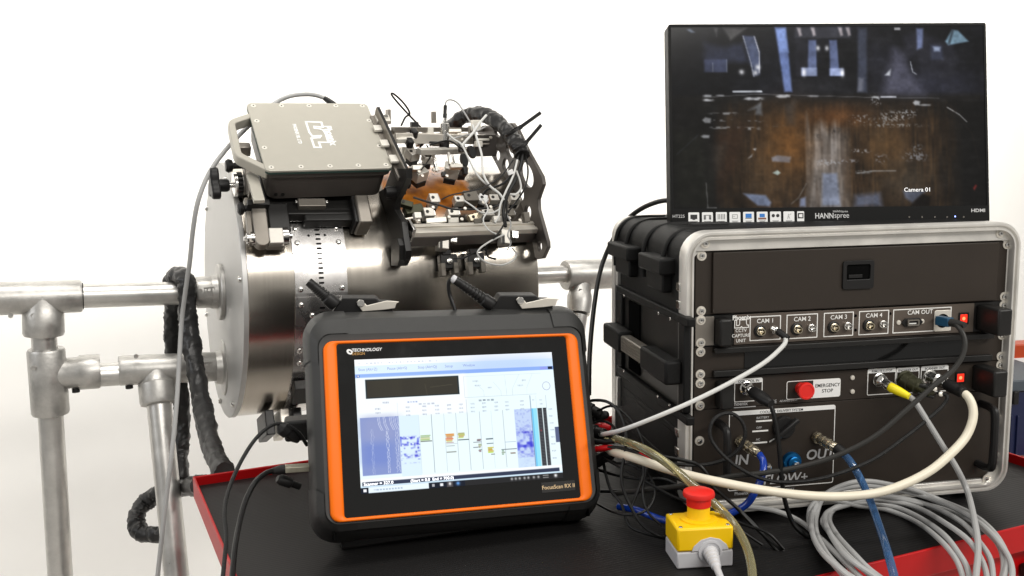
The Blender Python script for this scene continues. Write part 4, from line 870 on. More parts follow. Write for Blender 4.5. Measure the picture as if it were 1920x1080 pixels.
g0 = EF @ Vector((.006, -ED/2-.001, .021)); g1 = onY(1352, 1085, -.215)
F = aim(g0, g1); l = (g1-g0).length
gl2 = solid('cable_gland_lead', MB(F).lathe([(.0095, 0), (.0095, .006), (.0082, .007), (.0088, .014), (.0076, .015), (.0080, .021), (.0068, .022), (.0072, .028), (.0060, .029), (.0062, .036), (.0045, .038), (.0042, l), (.0042, l+.05), (.0001, l+.05)], None, 20), M['greyp'], 'pale grey cable gland and lead leaving the front of the emergency stop box', 'cable gland', g0)
# ------------------------------------------------------------------ tubular stand on the left
def kz(kx, z0=.239): return z0+.043*(-.716-kx)
def kp(kx, z0=.239, ky=AY): return KF @ Vector((kx, ky, kz(kx, z0)))
std = thing('tubular_stand', 'galvanised tube and clamp stand holding the left end of the steel pipe', 'pipe stand', KF @ T(-1.06, AY, -.93))
def sleeve(mb, p0, p1, r_): 
    l = (Vector(p1)-Vector(p0)).length; mb.lathe([(r_*.94, 0), (r_, .004), (r_, l-.004), (r_*.94, l)], aim(p0, p1), 26)
TR = .0236
MB().cyl(kp(-1.0), kp(-.74), TR, seg=28).build('tube', M['galv'], std)
b = MB(); sleeve(b, kp(-.777), kp(-.722), .0325); sl = b.build('flange_sleeve', M['cast'], std)
def flange(z0, name='wall_flange'):
    b = MB(); b.lathe([(.034, -.012), (.036, 0), (.057, .002), (.0585, .004), (.0585, .010), (.057, .0115), (.0001, .0115)], aim(kp(-.735, z0), kp(-.72, z0)), 32); return b.build(name, M['cast'], std)
flange(.239); flange(.079)
b = MB(); sleeve(b, kp(-1.26), kp(-.990), .0315); b.build('tee_fitting', M['cast'], std)
pj = lambda px, py, k=AY: onK(px, py, k)
A0 = pj(72, 565); 
MB().lathe([(.031, 0), (.034, .030), (.0375, .036), (.0378, .074), (.0355, .080), (.026, .081), (.0001, .081)], aim(pj(80, 552), pj(82.5, 640)), 26).build('tee_branch', M['cast'], std)
MB().cyl(pj(82, 625), pj(86, 690), TR*.99, seg=26).build('tube', M['galv'], std)
b = MB(); sleeve(b, pj(86, 654), pj(95, 776), .0350); b.build('tee_fitting', M['cast'], std)
b = MB(); b.lathe([(.030, .0), (.031, .05), (.0345, .055), (.0345, .088), (.033, .092), (.0001, .092)], aim(pj(92, 702), pj(162, 697.5)), 26); b.build('tee_branch', M['cast'], std)
MB().cyl(kp(-1.0, .079), kp(-.87, .079), TR, seg=26).build('tube', M['galv'], std)
b = MB(); sleeve(b, pj(222, 695), pj(412, 687), .0305); b.build('tee_fitting', M['cast'], std)
B0, B1 = pj(291, 692), pj(299, 760, 1.01)
MB().lathe([(.029, 0), (.032, .024), (.0368, .030), (.0372, .066), (.0350, .072), (.027, .073), (.0001, .073)], aim(B0, B1), 26).build('tee_branch', M['cast'], std)
def down(p, q_, zf=-.925): d = q_-p; return p+d*((zf-p.z)/d.z)
pA, qA = pj(94, 760), pj(113, 1080); MB().cyl(pA, down(pA, qA), TR, seg=26).build('upright_tube', M['galv'], std)
pB, qB = pj(297, 745, 1.02), pj(331, 1080, .90); MB().cyl(pB, down(pB, qB), TR*1.02, seg=26).build('raked_tube', M['galv'], std)
for p in (down(pA, qA), down(pB, qB)): MB(T(p)).lathe([(.06, -.003), (.06, .004), (.034, .01), (.032, .05), (.0001, .05)], None, 24).build('floor_flange', M['cast'], std)
for px_, py_ in ((142, 727), (242, 720)):
    p = pj(px_, py_, AY-.006); MB().cyl(p, p-Vector((0, 0, .009)), .0075, seg=12).build('set_screw', M['blkm'], std)
for px_, py_, z0 in ((255-175, 585, 0), ): pass
def badge(px_, py_, k):
    F = frame(onK(px_, py_, k), KX, Vector((0, 0, 1)), -KY); 
    MB(F).ring(rrect(.021, .021, .001, 2), rrect(.018, .018, .0006, 2), -.002, .0008).build('raised_mark', M['cast'], std); text('H', .018, F, 0, 0, M['cast'], std, bold=.02, h=.0005)
SEAM = MB().ring(circ(0, 0, .0325, 28), circ(0, 0, TR+.0001, 28), -.0006, .0006).mesh('seam', M['slotm'])
SEAMS = MB().ring(circ(0, 0, .0262, 28), circ(0, 0, TR+.0001, 28), -.0008, .0008).mesh('seam', M['slotm'])
for a_, c_ in ((kp(-.9885), kp(-.9)), (kp(-.7785), kp(-.9)), (kp(-.992, .079), kp(-.9, .079))): inst('seam', SEAMS, std, aim(a_, c_))
for px_, py_ in ((20, 592), (62, 592), (404, 563), (255, 668), (300, 712), (62, 690), (386, 703)):
    p = onK(px_, py_, AY-.031); inst('grub_screw', MB().lathe([(.0045, -.003), (.0045, .0012), (.0022, .0012), (.0022, 0), (.0001, 0)], None, 14).mesh('grub_screw', M['cast']), std, frame(p, KX, Vector((0, 0, 1)), -KY))
badge(393, 548, AY-.0325); badge(389, 688, AY-.0305)
MB(frame(onK(376, 545, AY-.0325), KX, Vector((0, 0, 1)), -KY)).lathe([(.004, -.001), (.004, .0008), (.0001, .0008)], None, 14).build('grub_screw', M['cast'], std)

st2 = thing('tubular_stand', 'tubular stand holding the far end of the pipe, mostly hidden between tablet and rack', 'pipe stand', KF @ T(.1, AY, -.93))
MB().cyl(pj(985, 517), pj(1075, 513), .0210, seg=26).build('tube', M['galv'], st2)
b = MB(); sleeve(b, pj(1059, 516), pj(1215, 511), .0365); b.build('tee_fitting', M['cast'], st2)
p0, p1 = pj(1089, 520), pj(1085, 590, 1.0)
MB().lathe([(.026, 0), (.027, .04), (.030, .05), (.030, .07), (.026, .095), (.0001, .095)], aim(p0, p1), 24).build('tee_branch', M['cast'], st2)
qq = pj(1077, 640, .985); MB().cyl(p1, down(p1, qq), .0215, seg=24).build('raked_tube', M['galv'], st2)
p = pj(1086, 547, AY-.03); MB().cyl(p, p-KY*.01, .008, seg=14).build('set_screw', M['blkm'], st2)

# ------------------------------------------------------------------ steel pipe and its track band
PFR = PAX.copy()
pipe = thing('steel_pipe', 'large brushed steel pipe with flat end disc lying horizontally behind the tablet', 'pipe', PFR)
AX = frame(PFR.translation, KY, ZT_, KXT)          # lathe axis along the pipe
MB(AX).lathe([(RP-.0005, .002), (RP, .004), (RP, .594), (RP-.0005, .596), (RP-.008, .596), (RP-.008, .58), (.0001, .58)], None, 128).build('shell', M['pipe'], pipe, ang=30)
MB(AX).lathe([(.0001, -.008), (RP+.0015, -.008), (RP+.0025, -.007), (RP+.0025, .001), (RP+.0015, .002)], None, 128).build('end_disc', M['disc'], pipe, ang=30)
for a in (12, 68, -58, -100, 140, 200):
    F = AX @ Rz(R(180-a)); inst('rim_bolt', MB().lathe([(.006, 0), (.006, .004), (.0045, .006), (.0001, .006)], None, 12).mesh('rim_bolt', M['chrome']), pipe, F @ T(RP-.012, 0, -.008) @ Rx(math.pi))
MB(frame(PF(-.700, 27, .281).translation, KX, KY, Vector((0, 0, 1)))).lathe([(.0001, -.003), (.004, -.003), (.004, .003), (.0001, .003)], None, 10).build('locating_pin', M['chrome'], pipe)

bd = thing('track_band', 'perforated stainless track band wrapped round the pipe, screwed at its overlaps', 'track band', PF(-.578, 18, PR+.001))
def bandseg(ph0, ph1, r_, x0=-.628, x1=-.528, n=24):
    b = MB(); rings = []
    for k in range(n+1):
        ph = ph0+(ph1-ph0)*k/n
        rings.append([PF(x0, ph, r_).translation, PF(x1, ph, r_).translation, PF(x1, ph, r_+.0016).translation, PF(x0, ph, r_+.0016).translation])
    b.loft(rings); return b.build('band_strip', M['band'], bd, ang=20)
bandseg(5, 75, PR+.0012); bandseg(21.5, 47, PR+.0030, -.629, -.527); bandseg(-190, 5.2, PR+.0006, -.628, -.528, 60); bandseg(-16, 3.5, PR+.0030, -.629, -.527)
SL = MB().prism(rrect(.0098, .0037, .0015, 3), 0, .0003).mesh('slot', M['slotm'])  # dark plate laid on the solid band, painted as shade inside a slot
for k in range(29):
    ph = 46-k*2.05
    r_ = PR+.0046 if (21.5 < ph or ph < 3.5) else PR+.0028
    if 0 < ph < 5: continue
    inst('slot', SL, bd, PF(-.578, ph, r_+.0001))
BOLT = MB().lathe([(.0052, 0), (.0052, .0012), (.0046, .0030), (.003, .004), (.0015, .004), (.0014, .0025), (.0001, .0025)], None, 16).mesh('rivet', M['chrome'])
for px_, py_ in ((553, 429), (630, 427), (557, 455.5), (634.6, 453.7), (564, 543), (642, 539.5), (565, 572.5), (585.6, 592), (561.5, 658), (561.5, 681), (556, 747)):
    kx, ph = onC(px_, py_, PR+.0046); inst('rivet', BOLT, bd, PF(kx, ph, PR+.0044))
for px_, py_ in ((578.5, 441.7), (609, 440.7)):
    kx, ph = onC(px_, py_, PR+.0046); inst('hole', MB().lathe([(.0024, 0), (.0024, .0003), (.0001, .0003)], None, 14).mesh('hole', M['slotm']), bd, PF(kx, ph, PR+.0047))  # black disc on the band, its colour gives the shade of a hole

# ------------------------------------------------------------------ scanner carriage with its controller box
yl = (KY*.785+Vector((0, 0, .62))).normalized(); LF = frame(KF @ Vector((-.555, .837, .556)), KX, yl, KX.cross(yl))
ctr = thing('scanner_carriage', 'pipe scanner carriage topped by a flat beige metal controller box with side handle', 'scanner', PF(-.56, 45, PR+.002))
LW, LH = .240, .2065
MB(LF).prism(rrect(LW, LH, .010, 5), -.005, 0).build('lid', M['lid'], ctr, .0012)
MB(LF).prism(rrect(LW+.001, LH+.001, .011, 5), -.0085, -.0052).build('gasket', M['gasket'], ctr)
MB(LF).loft([[(x, y, z) for x, y in rrect(a, c, r_, 4)] for a, c, r_, z in ((LW-.004, LH-.004, .012, -.0085), (LW-.004, LH-.004, .012, -.019), (LW-.014, LH-.012, .016, -.021), (LW-.020, LH-.016, .018, -.074))]).build('box_body', M['boxgrey'], ctr, .001)
M['clampw'] = mat('pale_clamp_metal', L(226, 222, 212), .25, .4)
LS = MB().lathe([(.0052, 0), (.0050, .0006), (.0001, .0007)], None, 16).mesh('lid_screw', M['clampw'])
for x in (-.108, -.054, 0, .054, .108):
    for y in (-.0935, .0935): s_ = inst('lid_screw', LS, ctr, LF @ T(x, y, 0)); inst('socket', SOCK, s_, LF @ T(x, y, .0007))
for x in (-.110, .110):
    for y in (-.036, .045): s_ = inst('lid_screw', LS, ctr, LF @ T(x, y, 0)); inst('socket', SOCK, s_, LF @ T(x, y, .0007))
p = inF(LF, 620, 254); text('Phoenix', .0200, LF, p.x-.001, p.y, M['labelw'], ctr, rot=R(-90), h=.0003, bold=.05, sx=.92)
p = inF(LF, 593, 252); G = LF @ T(p.x, p.y, .0003) @ Rz(R(-90))
for pts, nm in (([(-.024, -.013), (-.024, .004)], 0),): pass
def lidstroke(pts, wd=.0042):
    b = MB(LF)
    q_ = [inF(LF, *a) for a in pts]
    for i, (a, c) in enumerate(zip(q_[:-1], q_[1:])):
        d = c-a; b.box((d.length/2, 0, .0002+.00004*i), (d.length+wd*.9, wd, .0004), T(a.x, a.y, 0) @ Rz(math.atan2(d.y, d.x)))
    b.build('emblem', M['labelw'], ctr)
z1_ = lambda *ps: [(400+x/5.333, 160+y/5.333) for x, y in ps]
lidstroke(z1_((925, 365), (1080, 370), (1095, 420), (1010, 412), (1012, 430), (1060, 436)))
lidstroke(z1_((925, 365), (960, 470), (990, 510), (1075, 505), (1060, 525), (980, 530)))
lidstroke(z1_((980, 530), (1010, 620), (1075, 622), (1055, 570), (1150, 572), (1125, 490), (1100, 450), (1060, 436)))
p = inF(LF, 557, 251); text('PHOENIX ISL LTD', .0092, LF, p.x, p.y, M['labelw'], ctr, rot=R(-90), h=.0003, bold=.05, sx=.84)
# carry handle, one bent bar in the plane of the lid
HP = [inF(LF, *a, -.012) for a in ((474, 222), (433, 236), (446, 297), (497, 325))]
hpts = [(v.x, v.y, -.012) for v in HP]; hpts[0] = (-.112, hpts[0][1], -.012); hpts[3] = (-.112, hpts[3][1], -.012)
def bent(pts, r_, n=4):
    out = [Vector(pts[0])]
    for i in range(1, len(pts)-1):
        a, c, d = Vector(pts[i-1]), Vector(pts[i]), Vector(pts[i+1]); e0 = (a-c).normalized()*r_; e1 = (d-c).normalized()*r_
        for k in range(n+1):
            t = k/n; out.append((c+e0)*(1-t)**2+c*2*t*(1-t)+(c+e1)*t*t)
    out.append(Vector(pts[-1])); return out
HB = bent(hpts, .010)
b = MB(LF); rr = []
for i, p in enumerate(HB):
    t_ = (HB[min(i+1, len(HB)-1)]-HB[max(i-1, 0)]).normalized(); nx = Vector((0, 0, 1)).cross(t_).normalized()
    rr.append([p+nx*(.0065*sx_)+Vector((0, 0, sz_*.0105)) for sx_, sz_ in ((-1, -1), (1, -1), (1, 1), (-1, 1))])
b.loft(rr); b.build('carry_handle', M['lid'], ctr, .002)
SCK2 = MB().lathe([(.0036, 0), (.0036, .0006), (.0022, .0006), (.0022, .0002), (.0001, .0002)], None, 14).mesh('socket_screw', M['blkm'])
FRB = LF @ T(0, -(LH/2-.0075), -.04) @ Rx(R(90))
for px_, py_ in ((517, 364), (530, 364)):
    p = inF(FRB, px_, py_); inst('socket_screw', SCK2, ctr, FRB @ T(p.x, p.y, .001))
def pbox(name, px_, py_, r_, d, m='blkm', bev=.002, dphi=0, dx=0, parent=None):
    kx, ph = onC(px_, py_, r_); return MB(PF(kx+dx, ph+dphi, r_)).box((0, 0, 0), d).build(name, M[m], parent or ctr, bev)
# carriage under the box
MB(PF(-.585, 47, .298)).box((0, 0, 0), (.18, .12, .022)).build('carriage_plate', M['blkm'], ctr, .003)
MB(PF(-.655, 33.5, .306)).box((0, 0, 0), (.040, .060, .030)).build('carriage_cheek', M['blkm'], ctr, .003)
MB(PF(-.545, 35.5, .300)).box((0, 0, 0), (.12, .03, .026)).build('carriage_cheek', M['blkm'], ctr, .003)
pbox('spring_latch', 584, 383, .318, (.052, .018, .014), 'anod', .0015); pbox('latch_pin', 556, 379, .318, (.006, .006, .006), 'chrome', .001); pbox('latch_pin', 612, 379, .318, (.006, .006, .006), 'chrome', .001)
# left arm with roller
kxa, pa0 = onC(491, 455, .322); _, pa1 = onC(491, 383, .322)
rings = []
b = MB(PF(kxa, (pa0+pa1)/2, .318)); hh = R(pa1-pa0)*.318/2+.008
b.prism(rrect(.026, 2*hh, .012, 6), -.011, .011); b.build('roller_arm', M['anod'], ctr, .0015)
b = MB(PF(kxa-.019, (pa0+pa1)/2+1, .316)); b.prism(rrect(.008, 2*hh-.006, .003, 4), -.009, .009); b.build('arm_backing', M['anod'], ctr, .001)
def axle(px_, py_, r_, segs, name, m, seg=20):   # turned part with its axis along the pipe; segs = (x offset, radius)
    kx, ph = onC(px_, py_, r_); P0 = PF(kx, ph, r_); F = frame(P0.translation, KY, Vector((0, 0, 1)), KX)
    return MB(F).lathe([(rr_, x) for x, rr_ in segs], None, seg).build(name, M[m], ctr)
axle(474, 447, .318, [(-.016, .0001), (-.016, .004), (-.011, .006), (-.011, .010), (-.004, .010), (-.004, .013), (.002, .013), (.002, .0001)], 'pivot_bolt', 'chrome')
pbox('roller_block', 516, 446, .318, (.026, .030, .026), 'block', .0015)
pbox('block_foot', 516, 459, .308, (.030, .014, .022), 'anod', .0015)
axle(535, 443, .312, [(-.010, .0001), (-.010, .012), (-.008, .016), (.000, .0175), (.004, .017), (.006, .012), (.006, .006), (.012, .0055), (.013, .0001)], 'roller', 'chrome', 28)
axle(460, 391, .325, [(-.014, .0001), (-.014, .008), (-.010, .0125), (-.004, .011), (-.002, .006), (.014, .006), (.014, .0001)], 'thumb_knob', 'blk')
hp_ = inF(LF, 479, 352, -.035); MB(LF).box((hp_.x, hp_.y, -.035), (.020, .078, .008)).build('hinge_plate', M['lid'], ctr, .001); pbox('hinge_lug', 484, 383, .335, (.040, .012, .016), 'blkm', .001)
pbox('upper_bracket', 470, 335, .330, (.02, .09, .02), 'anod', .002); pbox('upper_bracket', 455, 280, .350, (.028, .02, .02), 'anod', .002)
axle(433, 311, .335, [(-.010, .0001), (-.010, .010), (-.005, .013), (.002, .011), (.004, .006), (.03, .006), (.03, .0001)], 'thumb_knob', 'blk')
# large wing knob, shaft and toothed wheel
kxk, phk = onC(403, 348, .30); PK = PF(kxk, phk, .30); FK = frame(PK.translation, KY, Vector((0, 0, 1)), KX)
wing = []
for k in range(48):
    a = 2*math.pi*k/48; rr_ = .026+.0085*math.cos(3*(a-R(95))); wing.append((rr_*math.cos(a), rr_*math.sin(a)))
MB(FK).prism(wing, -.009, .007).build('wing_knob', M['blk'], ctr, .003)
MB(FK).lathe([(.012, .006), (.0125, .022), (.010, .026), (.0001, .026)], None, 20).build('knob_hub', M['blk'], ctr)
MB(FK).lathe([(.0052, .024), (.0052, .075), (.0001, .075)], None, 16).build('knob_shaft', M['chrome'], ctr)
gear = []
for k in range(18):
    for q_, rr_ in ((0, .0215), (.3, .0245), (.6, .0245), (.85, .0215)): a = 2*math.pi*(k+q_)/18; gear.append((rr_*math.cos(a), rr_*math.sin(a)))
MB(FK).prism(gear, .040, .049).build('toothed_wheel', M['blkm'], ctr); MB(FK).lathe([(.0225, .0335), (.0235, .035), (.0235, .0395), (.0001, .0395)], None, 30).build('wheel_flange', M['chrome'], ctr); MB(FK).lathe([(.020, .0495), (.020, .062), (.0001, .062)], None, 30).build('wheel_hub', M['cast'], ctr)
# right arm
pbox('guide_arm', 677, 403, .312, (.026, .062, .050), 'anod', .003); pbox('arm_shoe', 662, 403, .306, (.010, .060, .046), 'blkm', .002)
# lower carriage parts that show under the pipe
for kx_, m_ in ((-.66, 'blkm'), (-.63, 'alu'), (-.605, 'blkm')):
    MB(PF(kx_, -66, .31)).box((0, 0, 0), (.018, .10, .05)).build('lower_roller_frame', M[m_], ctr, .002)
MB(PF(-.60, -40, .296)).box((0, 0, 0), (.05, .05, .022)).build('lower_roller_frame', M['blkm'], ctr, .002)

# ------------------------------------------------------------------ probe frame
pf = thing('probe_frame', 'probe frame of two black plates and rails clamped over the rusty top of the pipe', 'scanner frame', PF(-.27, 45, PR+.002))
def kplate(name, kx, outer_px, holes_px, t, m):
    F = frame(KF @ Vector((kx, AY, AZ)), -KY, Vector((0, 0, 1)), -KX); cv = lambda p: (F.inverted() @ onKX(p[0], p[1], kx))
    return plate(name, [tuple(cv(p))[:2] for p in outer_px], [[tuple(cv(p))[:2] for p in h] for h in holes_px], t, F, M[m], pf, .0012)
z2 = lambda pts: [(690+x/3, 160+y/3) for x, y in pts]
lp = z2([(150, 470), (232, 470), (232, 520), (200, 590), (170, 650), (165, 700), (205, 770), (215, 850), (228, 930), (225, 975), (205, 1012), (150, 1012), (140, 930), (120, 890), (125, 800), (95, 690), (60, 650), (60, 610), (110, 580)])
kplate('side_plate', -.421, lp, [], .010, 'blkm')
kplate('foot_pad', -.430, z2([(150, 870), (185, 865), (195, 900), (195, 980), (185, 1012), (150, 1010)]), [], .012, 'blkm')
ell = lambda x, y, a, c, tl: z2([(x+a*math.cos(2*math.pi*k/20)*math.cos(tl)-c*math.sin(2*math.pi*k/20)*math.sin(tl), y+a*math.cos(2*math.pi*k/20)*math.sin(tl)+c*math.sin(2*math.pi*k/20)*math.cos(tl)) for k in range(20)])
rp = z2([(620, 255), (655, 228), (700, 232), (760, 215), (820, 215), (850, 255), (905, 370), (985, 515), (992, 555), (962, 640), (965, 700), (1015, 880), (1017, 910), (990, 970), (955, 975), (935, 935), (915, 845), (905, 760), (870, 690), (800, 560), (760, 500), (700, 385), (650, 310)])
kplate('side_plate', -.118, rp, [ell(733, 395, 19, 34, 0), ell(783, 448, 19, 40, -.05), ell(901, 503, 36, 78, -.28), ell(868, 615, 19, 40, -.05), ell(908, 712, 20, 40, -.05), ell(975, 905, 14, 30, -.05), ell(806, 374, 19, 44, -.33), ell(735, 272, 12, 24, -.7)], .006, 'boxgrey')
# top clamp bar beside the lid
pA_, pB_ = onP(706, 212, KX, -.428), onP(760, 328, KX, -.417); F = aim(pA_, pB_); lB = (pB_-pA_).length
yb = F.inverted().to_3x3() @ LF.to_3x3().col[2]
ang = math.atan2(yb.y, yb.x); F = F @ Rz(ang)     # X of this frame points out of the pipe
b = MB(F); b.box((0, 0, lB/2), (.030, .008, lB)); b.box((-.010, .008, lB/2), (.010, .010, lB)); b.build('clamp_bar', M['anod'], pf, .001)
MB(F).box((.0155, -.0005, lB/2), (.002, .005, lB-.002)).build('bar_ridge', M['blkm'], pf)
FCL = frame(LF.translation, LF.to_3x3().col[0], LF.to_3x3().col[1], LF.to_3x3().col[2])
for px_, py_, a, c in ((718, 223, .028, .020), (708, 241, .016, .016), (721, 269, .016, .018), (744, 298, .028, .020)):
    p = inF(FCL, px_, py_, .006); k = MB(FCL).box((p.x, p.y, .006), (a, c, .006)).build('clamp_block', M['clampw'], pf, .001)
    if a > .02: MB(FCL @ T(p.x+.006, p.y+.002, .009)).lathe([(.0048, 0), (.0048, .003), (.0025, .003), (.0025, .001), (.0001, .001)], None, 14).build('cap_screw', M['chrome'], k)
pbox('knurled_knob', 731, 363, .335, (.018, .02, .018), 'blk', .004, parent=pf); pbox('knurled_knob', 764, 345, .34, (.012, .016, .016), 'blk', .004, parent=pf)
b = MB(); 
for (px_, py_) in ((741, 360),):
    kx, ph = onC(px_, py_, .36); P0 = PF(kx, ph, .36); MB(frame(P0.translation, KY, Vector((0, 0, 1)), KX)).lathe([(.0001, -.02), (.010, -.02), (.0115, -.012), (.0115, .004), (.006, .006), (.006, .02), (.0001, .02)], None, 20).build('thumb_knob', M['blk'], pf)
# rails
def rail(name, pxa, pxb, k, d, phi, m='alu', grooves=True):
    a, c = onKX(pxa[0], pxa[1], k[0]), onKX(pxb[0], pxb[1], k[1]); rad = -KY*math.cos(R(phi))+Vector((0, 0, math.sin(R(phi)))); x = (c-a).normalized(); y = rad.cross(x).normalized(); z = x.cross(y); F = frame(a, x, y, z); l = (c-a).length
    b = MB(F); w_, h_ = d
    if grooves: b.box((l/2, w_*.32, 0), (l, w_*.30, h_)); b.box((l/2, -w_*.32, 0), (l, w_*.30, h_)); b.box((l/2, 0, -h_*.12), (l, w_*.36, h_*.74))
    else: b.box((l/2, 0, 0), (l, w_, h_))
    return b.build(name, M[m], pf, .0008), F
r1, F1 = rail('front_rail', (766, 433), (1003, 426), (-.412, -.122), (.030, .012), 56)
MB(F1 @ T(0, -.002, -.0155)).box((.145, 0, 0), (.286, .028, .022)).build('rail_shade', M['boxgrey'], pf, .0008)  # dark box added below so the rail's lower face looks shaded
MB(F1).box((.003, 0, .0002), (.006, .032, .032)).build('end_cap', M['chrome'], pf, .001)
rail('rear_rail', (736, 258), (922, 262), (-.415, -.122), (.020, .020), 80); rail('rear_rail', (736, 243), (905, 243), (-.415, -.122), (.008, .010), 85, 'anod', False)
rail('cross_bar', (785, 284), (922, 281), (-.36, -.122), (.012, .012), 60, 'block', False); rail('cross_rod', (742, 263), (775, 262), (-.41, -.37), (.010, .010), 60, 'clampw', False)
# probe holders
def probe(px_, py_, r_, a=.024, c=.018, d=.018, m='block', rotz=0, legs=True):
    kx, ph = onC(px_, py_, r_); F = PF(kx, ph, r_) @ Rz(R(rotz))
    h_ = MB(F).box((0, 0, 0), (a, c, d)).build('probe_holder', M[m], pf, .0016)
    if legs:
        MB(F).box((0, -c*.15, -d*.5-.006), (a*.8, c*.8, .012)).build('probe_shoe', M['blk'], h_, .001)
        MB(F).box((a*.5+.001, 0, .001), (.003, c*.5, d*.5)).build('side_spring', M['chrome'], h_)
    MB(F @ T(-a*.18, 0, d/2)).lathe([(.0034, 0), (.0034, .001), (.0016, .001), (.0016, .0003), (.0001, .0003)], None, 12).build('socket_screw', M['blkm'], h_)
    return h_
for a in ((802, 402, .312, .022, .020, .022), (848, 401, .312, .024, .018, .020), (912, 401, .312, .026, .018, .020), (953, 401, .312, .022, .018, .018, 'blockd'),
          (812, 377, .318, .020, .022, .024), (860, 377, .318, .022, .016, .018), (881, 372, .322, .030, .026, .020, 'blockd'), (905, 374, .322, .018, .020, .012, 'labelw', -20), (925, 374, .318, .020, .016, .016), (964, 373, .322, .022, .018, .018, 'block'),
          (784, 325, .330, .030, .030, .024, 'block', 25), (846, 320, .330, .030, .026, .026, 'block', -18), (866, 318, .320, .020, .016, .018, 'blockd'), (772, 290, .36, .020, .024, .018, 'block', 20), (800, 297, .35, .018, .02, .016, 'block')): probe(*a)
for a, l_ in (((760, 383, .318, .03, .014, .012, 'olive', -20), 0), ((775, 395, .306, .040, .020, .016, 'olive', 10), 0), ((890, 408, .300, .03, .016, .012, 'brass', 15), 0)): probe(*a, legs=False)
# tall silver and black outriggers under the front rail
for px_, py_, s_ in ((830, 460, 1.0), (946, 452, .9)):
    kx, ph = onC(px_, py_, .322); F = PF(kx, ph, .318) @ Rz(R(-8))
    h_ = MB(F).box((0, .008, 0), (.022*s_, .034*s_, .024)).build('probe_holder', M['block'], pf, .0016)
    MB(F).box((.020, .014, .006), (.014, .016, .016)).build('clamp_nut', M['chrome'], h_, .001); MB(F).box((-.006, .0, .013), (.005, .018, .002)).build('side_spring', M['blkm'], h_)
for px_, py_ in ((842, 494), (893, 492)):
    kx, ph = onC(px_, py_, .306); F = PF(kx, ph, .302)
    h_ = MB(F).box((0, .004, -.004), (.036, .030, .020)).build('probe_holder', M['blkm'], pf, .002)
    MB(F).box((.012, -.010, .002), (.010, .022, .018)).build('wear_shoe', M['blockd'], h_, .001); MB(F).box((-.014, -.012, .0), (.010, .026, .016)).build('wear_shoe', M['blockd'], h_, .001)
    MB(F @ T(.0, .004, .006)).lathe([(.006, 0), (.006, .005), (.003, .006), (.0001, .006)], None, 14).build('pivot_bolt', M['chrome'], h_); MB(F).box((-.004, .022, -.002), (.020, .012, .020)).build('swivel_neck', M['blk'], h_, .002)
# small fittings along the rails: packing plates, cap screws, springs, brackets
for px_, py_, d, m_, k_ in ((818, 413, (.040, .004, .010), 'clampw', .72), (850, 413, (.022, .004, .010), 'clampw', .72), (782, 405, (.014, .012, .012), 'block', .72), (932, 411, (.020, .008, .012), 'block', .72), (986, 408, (.012, .016, .020), 'blockd', .74), (896, 414, (.016, .006, .010), 'blockd', .72),
    (752, 245, (.020, .010, .010), 'clampw', .95), (852, 246, (.030, .008, .008), 'clampw', .95), (872, 255, (.036, .008, .010), 'alu', .94), (905, 262, (.030, .006, .005), 'clampw', .915), (905, 270, (.030, .006, .004), 'anod', .915), (786, 268, (.014, .012, .014), 'anod', .90), (865, 276, (.012, .012, .020), 'blkm', .88), (815, 283, (.044, .006, .006), 'anod', .88), (842, 297, (.005, .005, .026), 'block', .86), (850, 300, (.004, .004, .022), 'chrome', .86), (816, 309, (.006, .006, .030), 'chrome', .86), (817, 318, (.014, .010, .006), 'clampw', .86), (781, 316, (.022, .014, .010), 'block', .83), (855, 313, (.026, .012, .008), 'block', .83), (832, 327, (.010, .008, .010), 'blkm', .82), (871, 322, (.008, .012, .016), 'blkm', .82)):
    p = onK(px_, py_, k_); MB(KF @ T(KF.inverted() @ p) @ Rx(R(random.uniform(-30, -5))) @ Rz(R(random.uniform(-14, 14)))).box((0, 0, 0), d).build('rail_fitting', M[m_], pf, .0008)
for px_, py_, k_ in ((785, 413, .715), (842, 407, .715), (866, 411, .715), (955, 409, .715), (975, 413, .715), (757, 240, .945), (880, 240, .945), (866, 261, .93), (920, 258, .91), (792, 330, .80), (838, 330, .80), (786, 322, .80), (906, 380, .74), (812, 389, .73), (872, 391, .73), (920, 388, .73)):
    p = onK(px_, py_, k_); inst('cap_screw', SCRB, pf, frame(p, KX, (KY*.6+Vector((0, 0, .8))).normalized(), (Vector((0, 0, .6))-KY*.8).normalized()))
p = onK(957, 323, .755); MB(frame(p, KX, Vector((0, 0, 1)), -KY) @ Rz(.35)).box((0, 0, 0), (.012, .009, .004)).build('wire_tag', M['labelw'], pf, .0005)
# upright viewing camera
def kcyl(name, p0, p1, k, r_, m, parent, prof=None):
    a, c = onK(*p0, k), onK(*p1, k); l = (c-a).length; return MB(aim(a, c)).lathe([(r_*q_, t*l) for q_, t in (prof or [(1, 0), (1, 1)])]+[(.0001, l)], None, 22).build(name, M[m], parent)
cm = kcyl('inspection_camera', (833, 266), (833.5, 231), .90, .0098, 'chrome', pf, [(1, 0), (1, .5), (.9, .52), (.9, .58), (1, .6), (1, .97), (.8, 1)])
kcyl('camera_nose', (833, 278), (833, 266), .90, .0105, 'blk', cm); kcyl('camera_gland', (833.5, 231), (834, 221), .90, .0048, 'chrome', cm, [(1, 0), (1, .4), (.8, .45), (.8, 1)]); kcyl('cable_boot', (834, 221), (835, 197), .90, .0044, 'blk', cm, [(1, 0), (1.0, .3), (.85, .34), (.85, .95), (.6, 1)])
p = onK(818, 262, .91); MB(KF @ T(KF.inverted() @ p)).box((0, 0, 0), (.024, .02, .028)).build('camera_mount', M['block'], pf, .001)
p = onK(777, 247, .92); MB(KF @ T(KF.inverted() @ p)).box((0, 0, 0), (.016, .012, .040)).build('bearing_plate', M['blkm'], pf, .001)
